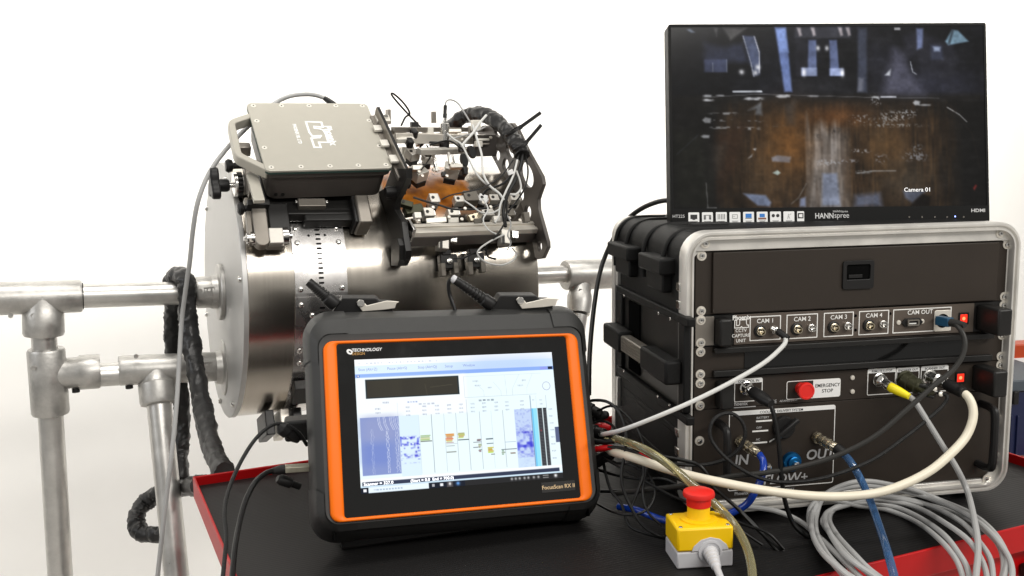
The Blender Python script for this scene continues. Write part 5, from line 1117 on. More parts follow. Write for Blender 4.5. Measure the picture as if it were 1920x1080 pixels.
p = onK(909, 273, .93); MB(KF @ T(KF.inverted() @ p)).box((0, 0, 0), (.050, .012, .046)).build('bearing_plate', M['boxgrey'], pf, .001)
for px_, py_, d in ((892, 235, (.020, .010, .022)), (802, 247, (.022, .012, .016)), (763, 288, (.026, .02, .028)), (897, 270, (.016, .01, .012)), (808, 300, (.016, .010, .022))):
    p = onK(px_, py_, .90); MB(KF @ T(KF.inverted() @ p)).box((0, 0, 0), d).build('clamp_block', M['clampw'], pf, .001)
for px_, py_, d in ((813, 220, (.010, .008, .024)), (728, 219, (.006, .02, .030)), (884, 245, (.012, .012, .020))):
    p = onK(px_, py_, .93); MB(KF @ T(KF.inverted() @ p)).box((0, 0, 0), d).build('clamp_lever', M['anod'], pf, .001)
for px_, py_ in ((776, 250), (768, 268)): pbox('knurled_knob', px_, py_, .40, (.014, .018, .018), 'blk', .004, parent=pf)
for px_, py_, rt_ in ((779, 292, 0), (884, 285, .3), (870, 300, .2)):
    p = onK(px_, py_, .86); MB(frame(p, KX, Vector((0, 0, 1)), -KY) @ Rz(rt_)).prism(circ(0, 0, .0075, 18, .014), -.006, .006).build('guide_wheel', M['rubber'], pf, .001)
MB().tube(smooth([onK(*a, .87) for a in ((832, 268), (795, 268), (786, 285), (784, 300))], 6), .0022, 8).build('camera_wire', M['blk'], pf)

# ------------------------------------------------------------------ multi-pin connectors standing behind the tablet
def hood(label, x0, x1, yb, yt, k, boot):
    F = frame(onY((x0+x1)/2, yb, k), Vector((1, 0, 0)), Vector((0, 0, 1)), Vector((0, -1, 0)))
    t = thing('multipin_connector', label, 'connector', F, 'hooded connectors behind the tablet')
    q_ = lambda px_, py_: tuple((F.inverted() @ onY(px_, py_, k)))[:2]
    wd = x1-x0
    MB(F).prism([q_(x0, yb+18), q_(x0+3, yb-3), q_(x0+wd*.17, yt), q_(x0+wd*.70, yt), q_(x0+wd*.78, yt+9), q_(x1-6, yt+10), q_(x1-4, yb+18)], -.034, 0).build('hood', M['blk'], t, .0015)
    xs = x0+wd*.45; ym = yt+10
    MB(F).prism([q_(xs-7, ym-3), q_(xs-2, ym-8), q_(xs+5, ym-6), q_(xs+12, ym+3), q_(x0+wd*.72, ym-2), q_(x0+wd*.86, ym-6), q_(x1, ym-5), q_(x1+6, ym-4), q_(x1+1, ym-1), q_(x1-2, ym+8), q_(x0+wd*.8, ym+11), q_(xs+4, ym+14), q_(xs-3, ym+4)], .002, .005).build('locking_lever', M['alu'], t, .0006)
    c = q_(xs+1, ym-1); MB(F @ T(c[0], c[1], .005)).lathe([(.0055, 0), (.005, .0012), (.003, .0016), (.0018, .0016), (.0018, .0006), (.0001, .0006)], None, 16).build('lever_pivot', M['chrome'], t)
    a, c = onY(*boot[0], k), onY(*boot[1], k); l = (c-a).length; pr = [(.0085, 0), (.0098, .004), (.0098, .016), (.008, .018)]
    n = 7; s0 = .02
    for i in range(n):
        z = s0+(l-s0-.008)*i/n; dz = (l-s0-.008)/n; pr += [(.0088-.0003*i, z), (.0088-.0003*i, z+dz*.55), (.0062, z+dz*.6), (.0062, z+dz*.95)]
    pr += [(.0066, l-.007), (.0060, l), (.0001, l)]
    MB(aim(a, c)).lathe(pr, None, 18).build('strain_relief', M['blk'], t)
    return t, c
h1, e1 = hood('black hooded connector behind the tablet, left of its twin, ribbed boot over the track band', 621, 742, 587, 559, .100, ((630, 573), (578, 528)))
h2, e2 = hood('black hooded connector behind the tablet, right of its twin, white tipped ribbed boot', 918, 1042, 583, 554, .110, ((924, 573), (853, 525)))
MB(aim(e2, e2+(e2-onY(924, 573, .11))*.1)).lathe([(.0052, -.006), (.0058, -.004), (.0058, .004), (.0048, .0055), (.0001, .0055)], None, 16).build('boot_tip', M['greyp'], h2)
# ------------------------------------------------------------------ cables and hoses
def plug(parent, p0, p1, prof, m, name='plug'):   # turned plug from p0 towards p1; profile (radius, metres along)
    return MB(aim(p0, p1)).lathe(prof+[(.0001, prof[-1][1])], None, 20).build(name, M[m], parent)
def seatplug(cab, px0, px1, prof, m, name='plug'):
    return plug(cab, onY(*px0), onY(*px1), prof, m, name)
PIN = [(.0062, 0), (.0062, .006), (.0050, .007), (.0055, .010), (.0055, .014)]
# CAM 1 lead, pale grey, across to behind the tablet
c = cable('camera_lead', 'pale grey cable from the CAM 1 socket running down left across the rack side', [(1470, 628, -.026), (1473, 640, -.034), (1462, 655, -.040), (1430, 682, -.050), (1370, 717, -.062), (1300, 752, -.072), (1230, 782, -.070), (1170, 805, -.045), (1142, 812, .00), (1120, 815, .08), (1090, 812, .16)], .0031, M['clight'])
seatplug(c, (1449, 616, -.010), (1470, 628, -.026), [(.0052, 0), (.0052, .006), (.0044, .007), (.0047, .009), (.0047, .012)], 'chrome'); seatplug(c, (1458, 621, -.017), (1472, 631, -.028), [(.0046, 0), (.0050, .002), (.0046, .016), (.0040, .019)], 'blk', 'boot')
# network lead
c = cable('network_lead', 'dark grey network cable curving from CAM OUT down across the lower units', [(1786, 604, -.034), (1800, 617, -.052), (1809, 640, -.062), (1804, 668, -.068), (1785, 695, -.072), (1752, 722, -.078), (1700, 768, -.085), (1640, 818, -.088), (1570, 854, -.085), (1500, 875, -.078), (1430, 887, -.070), (1370, 893, -.060), (1320, 903, -.050), (1270, 912, -.045), (1200, 920, -.02), (1150, 926, .02)], .0036, M['cdark'])
Fp = aim(onY(1757, 600, -.010), onY(1790, 606, -.038))
MB(Fp).box((0, 0, .012), (.012, .013, .022)).build('plug', M['teal'], c, .0012); MB(Fp).lathe([(.0058, .020), (.0056, .032), (.0042, .046), (.0001, .046)], None, 16).build('boot', M['cdark'], c)
# encoder lead with a loop in front of the coolant unit
c = cable('encoder_lead', 'thin braided black cable from ENCODER OUT with a loop hanging left of IN', [(1758, 735, -.055), (1776, 743, -.066), (1768, 760, -.068), (1742, 784, -.070), (1698, 819, -.073), (1634, 863, -.077), (1548, 895, -.079), (1470, 904, -.079), (1418, 894, -.075), (1372, 868, -.066), (1340, 835, -.055), (1331, 812, -.050), (1336, 790, -.046), (1352, 777, -.042), (1374, 776, -.042), (1392, 792, -.046), (1397, 815, -.050), (1386, 841, -.050), (1362, 860, -.046), (1330, 870, -.042), (1295, 872, -.040), (1240, 868, -.035), (1180, 858, .0)], .0026, M['braid'])
seatplug(c, (1697, 712, -.014), (1742, 736, -.052), [(.0125, 0), (.0125, .010), (.0110, .011), (.0115, .022), (.0085, .024), (.0085, .034), (.0062, .036), (.0062, .046)], 'olive'); 
b = MB(aim(onY(1722, 728, -.040), onY(1764, 738, -.060))); b.box((0, .006, .012), (.016, .004, .022)); b.box((0, -.006, .012), (.016, .004, .022)); b.build('cable_clamp', M['blkm'], c, .001)
for px_, py_ in ((1752, 729), (1764, 739)):
    p = onY(px_, py_, -.060); inst('clamp_screw', SCRB, c, aim(p, p-Vector((.2, 1, -.3))))
# cream scanner cable
c = cable('scanner_cable', 'thick cream cable from SCANNER OUT sweeping down across the front of the rack', [(1800, 733, -.070), (1815, 744, -.080), (1824, 765, -.088), (1823, 790, -.094), (1810, 820, -.100), (1783, 850, -.108), (1745, 882, -.114), (1695, 908, -.118), (1640, 925, -.118), (1570, 931, -.115), (1500, 928, -.112), (1430, 919, -.104), (1360, 906, -.092), (1300, 893, -.076), (1240, 876, -.056), (1190, 859, -.03), (1155, 849, .02), (1125, 840, .09), (1090, 836, .16)], .0060, M['cwhite'], seg=14)
seatplug(c, (1744, 708, -.013), (1778, 722, -.044), [(.0085, 0), (.0085, .008), (.0100, .009), (.0100, .014), (.0078, .016), (.0082, .030), (.0070, .034)], 'chrome'); seatplug(c, (1776, 721, -.044), (1803, 735, -.073), [(.0082, 0), (.0088, .004), (.0080, .030), (.0066, .034)], 'blk', 'boot')
# remote stop lead and its coil
c = cable('remote_stop_lead', 'grey cable with a yellow boot from REMOTE E-STOP hanging down to the coil', [(1702, 741, -.052), (1716, 754, -.060), (1737, 787, -.070), (1765, 832, -.082), (1795, 880, -.094), (1815, 925, -.104), ('d', 1829, 985, .022), ('d', 1834, 1030, .022), ('d', 1829, 1090, .022)], .0040, M['cgrey'])
seatplug(c, (1648, 712, -.012), (1671, 726, -.034), [(.0090, 0), (.0094, .004), (.0070, .008), (.0066, .012), (.0072, .014), (.0070, .022)], 'chrome'); seatplug(c, (1668, 725, -.032), (1702, 742, -.056), [(.0056, 0), (.0068, .003), (.0062, .016), (.0048, .028), (.0044, .031)], 'yellowb', 'boot')
z7 = lambda *ps: [(1520+x/2.8425, 700+y/2.8425) for x, y in ps]
def YC(py, off=0): return -.032-(py-900)*.00104+off
coilb = MB(); loops = [
    ([(350, 1180), (200, 1080), (100, 980), (35, 860), (30, 760), (75, 650), (190, 590), (300, 575), (420, 592), (560, 625), (700, 680), (850, 745), (960, 830), (1030, 930), (1047, 1010), (1020, 1130)], 0),
    ([(330, 1150), (170, 1050), (60, 920), (12, 800), (40, 690), (140, 655), (300, 655), (430, 660), (560, 690), (700, 722), (860, 790), (975, 880), (1020, 960), (1026, 1060), (990, 1170)], -.004),
    ([(420, 1140), (300, 1060), (190, 960), (100, 850), (65, 780), (150, 705), (280, 690), (450, 712), (600, 780), (715, 865), (790, 960), (835, 1040), (855, 1150)], -.002),
    ([(480, 1180), (330, 1075), (200, 985), (130, 900), (80, 800), (90, 740), (200, 700), (330, 672), (480, 690), (600, 730), (720, 800), (830, 880), (895, 965), (932, 1050), (945, 1150)], .003),
    ([(240, 1150), (100, 990), (20, 880), (-10, 780), (10, 700), (90, 670), (250, 705), (400, 725), (560, 790), (680, 880), (760, 970), (800, 1050), (825, 1150)], -.006)]
loops += [([(300, 1160), (150, 1040), (50, 940), (5, 830), (20, 720), (100, 640), (250, 600), (400, 610), (600, 655), (800, 735), (950, 840), (1045, 960), (1075, 1060), (1050, 1160)], .006), ([(460, 1150), (320, 1050), (230, 960), (140, 860), (100, 780), (130, 720), (250, 660), (420, 655), (620, 700), (800, 790), (900, 900), (960, 1000), (975, 1150)], -.001)]
cv = []
for pts, off in loops:
    q_ = smooth([drape(a, c_, .0065+max(0, off+.006)*.9) for a, c_ in z7(*pts)], 6); coilb.tube(q_, .0036, 10); cv.append(q_)
coil = solid('cable_coil', coilb, M['cgrey'], 'loose coil of grey cable lying on the trolley mat in front of the rack', 'cable coil', cv[0][8])
cable('loose_lead', 'grey lead on the mat passing from under the rack front into the coil', [(1400, 950, -.030), (1450, 957, -.034), ('d', 1495, 975, .006), ('d', 1530, 1002, .006), ('d', 1575, 1045, .006), ('d', 1630, 1100, .006)], .0038, M['cgrey'])
# control lead
c = cable('control_lead', 'black cable from the CONTROL IN socket dropping past FLOW onto the mat', [(1438, 752, -.050), (1447, 765, -.056), (1456, 800, -.064), (1462, 850, -.072), (1466, 900, -.076), (1472, 940, -.078), (1484, 975, -.082), (1500, 996, -.088), (1530, 1016, -.094)], .0032, M['cblk'])
seatplug(c, (1399, 727, -.010), (1419, 739, -.028), [(.0085, 0), (.0085, .006), (.0070, .007), (.0070, .012), (.0060, .014)], 'chrome'); seatplug(c, (1410, 734, -.022), (1441, 754, -.054), [(.0072, 0), (.0090, .004), (.0088, .024), (.0070, .034), (.0060, .040)], 'blk', 'boot')
# hoses
c = cable('blue_hose', 'opaque blue hose from the IN fitting dropping behind the cream cable to the mat', [(1424, 852, -.040), (1431, 866, -.052), (1430, 888, -.062), (1418, 918, -.066), (1400, 945, -.060), (1370, 962, -.052), (1330, 973, -.05), (1285, 980, -.05), (1240, 974, -.03), (1195, 957, .0), (1160, 950, .03)], .0050, M['blueh'], cat='hose', seg=14)
c = cable('clear_blue_hose', 'translucent pale blue hose from the OUT fitting falling over the coil', [(1572, 842, -.042), (1592, 862, -.056), (1612, 895, -.070), (1630, 935, -.080), ('d', 1648, 985, .024), ('d', 1664, 1035, .024), ('d', 1680, 1095, .022)], .0052, M['blueclear'], cat='hose', seg=14)
seatplug(c, (1566, 838, -.038), (1584, 852, -.050), [(.0062, 0), (.0078, .002), (.0078, .014), (.0070, .016)], 'blk', 'hose_collar')
c = cable('clear_hose', 'yellowed clear hose arching from behind the tablet past the stop button', [(1130, 818, .08), (1165, 826, .01), (1210, 843, -.05), (1255, 872, -.085), (1295, 906, -.100), (1335, 940, -.112), (1370, 975, -.130), (1395, 1015, -.165), (1408, 1055, -.205), (1412, 1100, -.24)], .0056, M['clearh'], cat='hose', seg=14)
# black leads right of the tablet
def bl(label, pts, r_=.0022, name='black_lead', m='cblk'): return cable(name, label, pts, r_, M[m], 'thin black leads beside the tablet')
bl('thin black lead from behind the tablet looping highest beside its right edge', [(1085, 760, .09), (1110, 751, .07), (1140, 754, .05), (1162, 775, .03), (1173, 810, .01), (1172, 850, -.01), (1166, 880, -.02), (1168, 915, -.03), (1185, 955, -.045), (1205, 985, -.06), (1232, 1003, -.075), (1262, 1012, -.080)])
bl('black lead from the red plug sleeve down to the loop on the mat', [(1140, 838, .03), (1175, 842, .01), (1200, 858, -.01), (1207, 885, -.022), (1198, 915, -.03), (1186, 945, -.036), (1182, 952, -.038)])
bl('black lead with a red collar running to the mat beyond the stop button', [(1150, 838, .03), (1185, 846, .0), (1225, 868, -.03), (1275, 900, -.055), (1330, 915, -.068), (1370, 942, -.082), (1412, 985, -.10), (1450, 1020, -.115), (1475, 1038, -.125)])
bl('black lead arched over the red collar lead beside the rack corner', [(1125, 812, .05), (1180, 828, .01), (1230, 852, -.025), (1280, 863, -.05), (1310, 872, -.064), (1328, 893, -.070), (1336, 912, -.072), (1350, 925, -.076), (1385, 955, -.088), (1420, 990, -.10), (1455, 1030, -.118), (1470, 1040, -.125)], .0026)
bl('black lead dropping from the strain relief to the mat left of the stop box', [(1132, 868, .05), (1136, 890, .03), (1146, 920, .01), (1165, 945, -.012), (1180, 985, -.04), (1210, 1000, -.06), (1248, 1010, -.075)], .0022)
bl('short braided lead on the mat right of the stop box', [(1375, 975, -.09), (1400, 985, -.10), (1440, 1000, -.115), (1470, 1030, -.125)], .0020)
bl('black lead hooking under the clear hose near the tablet corner', [(1118, 850, .07), (1150, 866, .03), (1185, 872, .0), (1215, 890, -.02), (1228, 920, -.035), (1218, 950, -.045), (1190, 965, -.045), (1150, 960, -.02), (1120, 945, .03)], .0018)
bl('fine black lead forming a wide loop before the rack side', [(1120, 770, .07), (1150, 762, .05), (1185, 790, .02), (1205, 830, .0), (1212, 875, -.02), (1205, 920, -.032), (1215, 960, -.05), (1240, 985, -.065)], .0018)
bl('fine black lead crossing the cream cable towards the stop box', [(1130, 858, .04), (1170, 880, .0), (1215, 905, -.03), (1260, 930, -.055), (1300, 945, -.07), (1345, 962, -.085), (1390, 995, -.10), (1430, 1022, -.115)], .0020)
bl('fine black lead curling tightly under the pale plug cluster', [(1108, 792, .11), (1132, 790, .09), (1150, 800, .07), (1152, 820, .05), (1138, 832, .05), (1120, 830, .07)], .0020)
bl('black lead running low from the tablet corner towards the rack foot', [(1118, 880, .06), (1160, 892, .03), (1205, 898, .0), (1250, 900, -.02), (1290, 925, -.04), (1320, 950, -.06), (1352, 958, -.065)], .0022)
bl('low black lead lying along the mat before the rack side', [(1125, 921, .07), (1180, 921, .04), (1240, 918, .01), (1290, 913, -.02)], .0026)
for lab, p0, p1 in (('red collar on the black lead left of the stop button', (1198, 852, -.008), (1218, 864, -.024)),):
    a, c_ = onY(*p0), onY(*p1); solid('lead_collar', MB().cyl(a, c_, .0032, seg=12), M['redplug'], lab, 'cable collar', a)
a, c_ = onY(1110, 843, .05), onY(1143, 839, .03); t = solid('banana_plug', MB(aim(a, c_)).lathe([(.0035, 0), (.0044, .006), (.0044, .02), (.0032, .034), (.0001, .034)], None, 14), M['redplug'], 'red plug at the right edge of the tablet below a black one', 'plug', a)
a, c_ = onY(1110, 829, .05), onY(1143, 828, .035); solid('banana_plug', MB(aim(a, c_)).lathe([(.0035, 0), (.0042, .006), (.0042, .02), (.0032, .034), (.0001, .034)], None, 14), M['cblk'], 'black plug at the right edge of the tablet above a red one', 'plug', a)
MBp = MB(aim(onY(1108, 745, .10), onY(1150, 790, .05)))
# cluster of dark plugs behind the tablet edge
for lab, p0, p1, r_, m in (('fat black plug highest in the cluster behind the tablet edge', (1095, 762, .12), (1128, 778, .10), .010, 'blk'), ('black plug with pale clip in the cluster behind the tablet edge', (1100, 790, .12), (1140, 776, .10), .008, 'blk'), ('dark red plug glimpsed behind the tablet right edge', (1112, 797, .13), (1146, 802, .12), .007, 'redplug'), ('black strain relief plug low behind the tablet right edge', (1100, 872, .08), (1150, 850, .04), .010, 'blk'), ('wide black plug end at the start of the clear hose', (1100, 806, .09), (1136, 816, .06), .011, 'blk')):
    a, c_ = onY(*p0), onY(*p1); l = (c_-a).length
    solid('cable_plug', MB(aim(a, c_)).lathe([(r_*.7, 0), (r_, l*.1), (r_, l*.45), (r_*.8, l*.5), (r_*.8, l*.9), (r_*.5, l), (.0001, l)], None, 16), M[m], lab, 'plug', a)
# monitor power lead
cable('power_lead', 'thick black power lead arching from the monitor back past the pipe end', [(1262, 375, .22), (1235, 378, .25), (1205, 390, .30), (1178, 410, .34), (1152, 445, .36), (1135, 480, .36), (1124, 515, .34), (1116, 560, .31), (1109, 620, .27), (1105, 680, .23), (1104, 740, .19)], .0040, M['cblk'])
# left side of the tablet
c = cable('usb_lead', 'black usb cable from the left of the tablet, nearer the camera, over the tray corner', [(514, 882, .030), (497, 888, .02), (478, 905, .0), (460, 940, -.03), (448, 985, -.07), (440, 1030, -.115), (435, 1090, -.17)], .0036, M['cblk'])
Fu = aim(onY(582, 876, .035), onY(534, 879, .030)); lu = (onY(582, 876, .035)-onY(534, 879, .030)).length
MB(Fu).box((0, 0, lu/2), (.016, .008, lu)).build('plug', M['usb'], c, .0012); seatplug(c, (535, 879, .030), (508, 884, .030), [(.0062, 0), (.0066, .004), (.0042, .018)], 'blk', 'boot')
c = cable('encoder_usb_lead', 'thin braided black lead from a plug left of the tablet, farther of the pair', [(576, 835, .06), (560, 812, .055), (535, 796, .05), (510, 797, .05), (480, 822, .03), (452, 865, .0), (430, 915, -.04), (421, 960, -.08), (424, 1010, -.12), (417, 1090, -.18)], .0026, M['braid'])
a, c_ = onY(522, 797, .05), onY(560, 826, .058); plug(c, a, c_, [(.004, 0), (.0095, .006), (.0095, .016), (.007, .018), (.007, .03), (.0045, (c_-a).length)], 'blk')
a, c_ = onY(520, 897, .045), onY(562, 912, .055); solid('cable_plug', MB(aim(a, c_)).lathe([(.0045, 0), (.0075, .005), (.0075, .02), (.005, .022), (.005, (c_-a).length), (.0001, (c_-a).length)], None, 16), M['blk'], 'black plug entering the tablet side just below the pale usb plug', 'plug', a)
MB_ = MB(aim(onY(520, 806, .12), onY(585, 800, .12))); solid('cable_plug', MB_.box((0, 0, .035), (.035, .03, .05)), M['blk'], 'square black plug behind the tablet left edge under the pipe', 'plug', onY(550, 800, .12), bevel=.004)
# scanner cable at the left: leaves the box, goes behind it and hangs over the rail to the floor
c = cable('scanner_lead', 'long pale grey cable from behind the controller box hanging to the floor at left', [('k', 622, 193, .97), ('k', 606, 183, .98), ('k', 580, 177, .98), ('k', 545, 180, .97), ('k', 515, 194, .97), ('k', 482, 222, .95), ('k', 452, 250, .92), ('k', 420, 285, .88), ('k', 392, 325, .86), ('k', 372, 375, .85), ('k', 362, 430, .86), ('k', 356, 490, .88), ('k', 350, 530, .90), ('k', 341, 600, .92), ('k', 336, 680, .90), ('k', 331, 760, .87), ('k', 322, 850, .84), ('k', 311, 940, .82), ('k', 301, 1030, .80), ('k', 292, 1110, .78)], .0044, M['cgrey'])
plug(c, onK(627, 197, .965), onK(607, 183, .98), [(.0060, 0), (.0064, .008), (.0056, .020), (.0048, .026)], 'blk', 'boot')
# black sleeved hose over the tube
def sleeved(name, label, pts, r_):
    P = smooth(cpts(pts), 12); rad = [r_*(1+.035*math.sin(i*.41)+.05*math.sin(i*.17+1)) for i in range(len(P))]
    P = [p+Vector((0, 0, 0)) for p in P]
    mb = MB().tube(P, rad, 22); n = 22; sd = random.random()*50   # creases and folds of the wrapped fabric
    for i, c_ in enumerate(P):
        for k in range(n):
            v = mb.v[i*n+k]; a = 2*math.pi*k/n
            q_ = noise.noise(Vector((math.cos(a)*1.6, math.sin(a)*1.6, i*.34+sd)))*.20+noise.noise(Vector((math.cos(a)*3, math.sin(a)*3, i*.9+sd)))*.12
            mb.v[i*n+k] = c_+(v-c_)*(1+q_)
    return solid(name, mb, M['sleeve'], label, 'cable sleeve', P[0])
sleeved('braided_sleeve', 'black braided cable sleeve draped over the upper tube, front strand reaching the tray', [('k', 327, 575, 1.085), ('k', 321, 545, 1.085), ('k', 323, 527, 1.072), ('k', 334, 516, 1.045), ('k', 349, 527, 1.005), ('k', 350, 560, .995), ('k', 354, 610, .985), ('k', 361, 660, .965), ('k', 370, 710, .93), ('k', 381, 770, .86), ('k', 392, 820, .78), ('k', 404, 858, .70), ('k', 420, 886, .62)], .0178)
sleeved('braided_sleeve', 'black braided cable sleeve, rear strand hanging straight down behind the front one', [('k', 327, 570, 1.085), ('k', 322, 610, 1.09), ('k', 323, 650, 1.09), ('k', 334, 710, 1.085), ('k', 341, 760, 1.08), ('k', 343, 810, 1.07), ('k', 337, 855, 1.05), ('k', 338, 900, 1.02)], .0160)
sleeved('braided_sleeve', 'black braided cable sleeve curling round behind the raked tube below the tray', [('k', 375, 908, .84), ('k', 355, 913, .95), ('k', 330, 917, 1.04), ('k', 300, 925, 1.10), ('k', 275, 940, 1.12), ('k', 259, 962, 1.11), ('k', 256, 985, 1.09), ('k', 268, 1000, 1.07), ('k', 292, 1002, 1.05), ('k', 315, 1000, 1.04)], .0178)
# cable bundle over the far side plate
sleeved('braided_sleeve', 'black braided cable sleeve arching over the far probe plate', [('k', 848, 242, 1.02), ('k', 858, 226, 1.0), ('k', 880, 215, .98), ('k', 905, 215, .94), ('k', 928, 226, .90), ('k', 948, 243, .86), ('k', 962, 262, .83), ('k', 976, 282, .80), ('k', 979, 292, .79)], .0160)
BG = 'signal wires on the probe frame'
def wire(label, pts, r_, m): return cable('signal_wire', label, pts, r_, M[m], BG, 'wire', 8)
for i, (lab, pts, r_, m) in enumerate([
    ('black wire bundle strand nearest the far plate below the sleeve', [('k', 980, 286, .79), ('k', 976, 310, .775), ('k', 965, 340, .755), ('k', 952, 365, .74), ('k', 944, 395, .725), ('k', 948, 425, .70)], .0044, 'cblk'),
    ('black wire bundle strand left of the others below the sleeve', [('k', 974, 288, .79), ('k', 966, 310, .775), ('k', 958, 330, .76), ('k', 940, 346, .75), ('k', 915, 355, .75), ('k', 905, 365, .75)], .0030, 'cblk'),
    ('black wire sagging along the probe row', [('k', 775, 370, .75), ('k', 800, 378, .745), ('k', 828, 386, .74), ('k', 850, 392, .735), ('k', 890, 392, .735), ('k', 925, 388, .735), ('k', 945, 378, .735)], .0026, 'cblk'),
    ('black wire from the bundle bending down to the lower probes', [('k', 950, 380, .73), ('k', 949, 410, .70), ('k', 938, 432, .69), ('k', 925, 448, .69), ('k', 912, 462, .70), ('k', 914, 480, .71), ('k', 930, 486, .71)], .0022, 'cblk'),
    ('black wire lying low towards the pair of dark probes', [('k', 850, 484, .72), ('k', 868, 484, .715), ('k', 890, 474, .71), ('k', 915, 466, .70)], .0020, 'cblk'),
    ('white wire descending across the camera from the top rail', [('k', 838, 250, .83), ('k', 852, 262, .82), ('k', 866, 272, .81), ('k', 880, 300, .79), ('k', 895, 328, .77), ('k', 912, 345, .76), ('k', 930, 356, .75)], .0026, 'clight'),
    ('white wire falling steeply beside the camera to the bundle', [('k', 886, 234, .86), ('k', 893, 256, .84), ('k', 903, 290, .80), ('k', 906, 325, .77), ('k', 918, 348, .75), ('k', 935, 362, .74), ('k', 945, 375, .735)], .0030, 'clight'),
    ('white cable from the sleeve crossing the top rail', [('k', 912, 216, .86), ('k', 900, 230, .85), ('k', 886, 250, .84), ('k', 870, 268, .83), ('k', 866, 274, .82)], .0032, 'clight'),
    ('grey wire arching out of the camera boot', [('k', 835, 198, .90), ('k', 837, 190, .90), ('k', 845, 187, .90), ('k', 858, 193, .90), ('k', 870, 210, .89), ('k', 882, 230, .88)], .0022, 'cgrey'),
    ('white wire within the bundle ending at the front rail', [('k', 970, 300, .775), ('k', 962, 330, .755), ('k', 948, 360, .74), ('k', 938, 385, .73), ('k', 935, 405, .72), ('k', 928, 418, .71)], .0026, 'clight'),
    ('pale wire looping out below the front rail', [('k', 945, 440, .69), ('k', 920, 452, .69), ('k', 900, 466, .69), ('k', 896, 478, .69), ('k', 912, 492, .69), ('k', 940, 497, .69), ('k', 962, 488, .69), ('k', 968, 476, .69), ('k', 960, 465, .69)], .0022, 'clight'),
    ('pale wire curving right of the bundle by the plate hole', [('k', 968, 320, .76), ('k', 975, 340, .755), ('k', 976, 355, .75), ('k', 965, 365, .745), ('k', 950, 362, .745)], .0026, 'clight'),
    ('white wire from the middle probes up into the bundle', [('k', 870, 376, .74), ('k', 885, 386, .73), ('k', 902, 398, .725), ('k', 920, 400, .725), ('k', 938, 392, .725)], .0020, 'clight'),
    ('thin black wire hanging in front of the middle probes', [('k', 962, 300, .775), ('k', 940, 330, .76), ('k', 905, 352, .745), ('k', 872, 360, .74), ('k', 845, 366, .735), ('k', 828, 374, .735)], .0018, 'cblk'),
    ('thin pale wire between the middle probes and the front rail', [('k', 905, 372, .735), ('k', 915, 392, .72), ('k', 906, 412, .705), ('k', 915, 430, .695), ('k', 932, 440, .69)], .0018, 'clight'),
    ('thin grey wire along the rear rail to the camera', [('k', 910, 238, .90), ('k', 885, 250, .89), ('k', 862, 256, .885), ('k', 842, 262, .88)], .0018, 'cgrey'),
    ('thin black wire from the bundle round the far plate edge', [('k', 985, 292, .79), ('k', 990, 322, .775), ('k', 984, 352, .76), ('k', 968, 378, .74), ('k', 952, 398, .725)], .0022, 'cblk'),
    ('thin grey wire crossing down to the right-hand outrigger', [('k', 948, 398, .715), ('k', 958, 420, .70), ('k', 952, 440, .69), ('k', 958, 455, .69), ('k', 950, 470, .69)], .0018, 'cgrey'),
    ('thin black wire dropping from the cross bar to the upper probes', [('k', 800, 272, .87), ('k', 808, 290, .85), ('k', 800, 305, .83), ('k', 790, 318, .81)], .0018, 'cblk'),
    ('black wire from the guide wheel bending into the rail', [('k', 805, 272, .86), ('k', 840, 264, .85), ('k', 862, 276, .84), ('k', 880, 290, .83)], .0024, 'cblk')]):
    wire(lab, pts, r_*.82, m)
c = cable('twisted_wire', 'twisted black wire loop standing up above the near rail', [('k', 792, 242, .92), ('k', 775, 224, .92), ('k', 757, 205, .92), ('k', 742, 188, .92), ('k', 734, 177, .92), ('k', 738, 176, .92), ('k', 752, 188, .92), ('k', 764, 203, .92), ('k', 768, 214, .92), ('k', 760, 220, .92), ('k', 752, 236, .92)], .0020, M['braid'], None, 'wire')
for lab, a, m_, c_ in (('black cable tie with its tail pointing up right, higher of two', (962, 246), (975, 239), (1014, 211)), ('black cable tie with its tail pointing up right, lower of two', (975, 274), (986, 268), (1015, 234))):
    k = .80; p0, p1, p2 = onK(*a, k), onK(*m_, k-.01), onK(*c_, k-.02); t = thing('cable_tie', lab, 'cable tie', T(p1), 'cable ties on the probe frame sleeve')
    F = aim(p1, p2); l = (p2-p1).length
    MB(F).prism([(-.0014, -.0036), (.0014, -.0036), (.0014, .0036), (-.0014, .0036)], -.004, l).build('tail', M['blk'], t, .0003); MB(F).box((0, 0, 0), (.006, .009, .008)).build('tie_head', M['blk'], t, .001)
    tg = (p0-p1).normalized(); MB(frame(p0, *[v for v in aim(p0, p0+Vector((.5, 0, -.8))).to_3x3().col])).ring(circ(0, 0, .0195, 24), circ(0, 0, .0180, 24), -.0025, .0025).build('strap', M['blk'], t)
cable('connector_lead', 'thin black lead dropping from the white tipped boot behind the tablet', [(846, 523, .11), (841, 532, .11), (843, 552, .11), (851, 575, .105), (858, 600, .10)], .0030, M['cblk'])

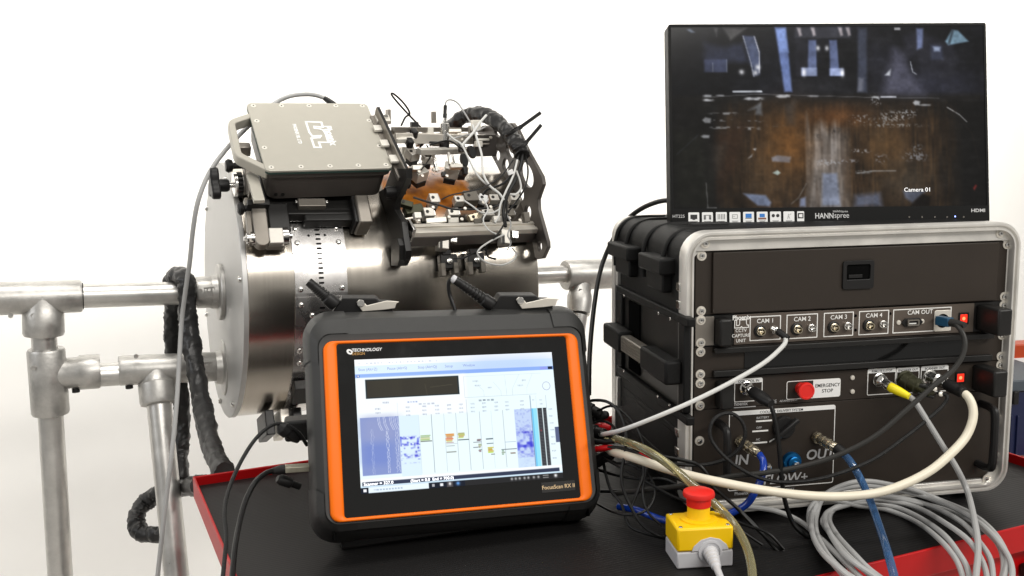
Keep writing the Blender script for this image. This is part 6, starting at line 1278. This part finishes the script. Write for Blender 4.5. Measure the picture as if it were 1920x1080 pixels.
# ------------------------------------------------------------------ things beyond the right end of the trolley
YS = .62
shf = thing('storage_rack', 'orange steel storage beam with a white label strip at the right edge beyond the rack', 'storage rack', T(.95, YS, -.93))
a, c_ = onY(1880, 648, YS+.2), onY(1990, 752, YS+.2)
MB().box(((a.x+c_.x)/2+.02, YS+.225, (a.z+c_.z)/2), (c_.x-a.x+.10, .05, a.z-c_.z)).build('beam', M['shelfo'], shf, .003)
l0, l1 = onY(1880, 666, YS+.2), onY(1985, 690, YS+.2)
MB().box(((l0.x+l1.x)/2+.04, YS+.1985, (l0.z+l1.z)/2-.002), (l1.x-l0.x+.04, .004, .026)).build('label_strip', M['labelw'], shf)
MB().box((1.12, YS+.225, -.30), (.06, .05, 1.26)).build('post', M['shelfo'], shf, .003)
MB().box(((a.x+c_.x)/2+.02, YS+.10, -.181), (.36, .34, .02)).build('shelf_board', M['shelfo'], shf, .002)
a, c_ = onY(1875, 719, YS-.02), onY(1990, 845, YS-.02)
crt = thing('storage_crate', 'dark blue plastic crate with a grey lid at the right edge behind the rack', 'crate', T((a.x+c_.x)/2, YS+.1, -.17))
MB().box(((a.x+c_.x)/2+.01, YS+.08, (a.z-.022-.17)/2), (c_.x-a.x, .19, a.z-.022+.17)).build('crate_body', M['crateb'], crt, .004)
MB().box(((a.x+c_.x)/2+.01, YS+.08, a.z-.009), (c_.x-a.x+.012, .20, .026)).build('lid', M['crateg'], crt, .003)
for px_ in (1896, 1908): 
    p = onY(px_, 800, YS-.018); MB().box((p.x, YS-.017, p.z-.02), (.004, .006, .09)).build('crate_rib', M['crateb'], crt, .001)
p = onY(1902, 745, YS-.018); MB().box((p.x, YS-.021, p.z), (.012, .01, .03)).build('catch', M['blk'], crt, .002)

# ------------------------------------------------------------------ render settings that belong to the scene
sc.render.engine = 'CYCLES'
sc.cycles.max_bounces = 8; sc.cycles.glossy_bounces = 5; sc.cycles.transmission_bounces = 6; sc.cycles.caustics_reflective = False; sc.cycles.caustics_refractive = False
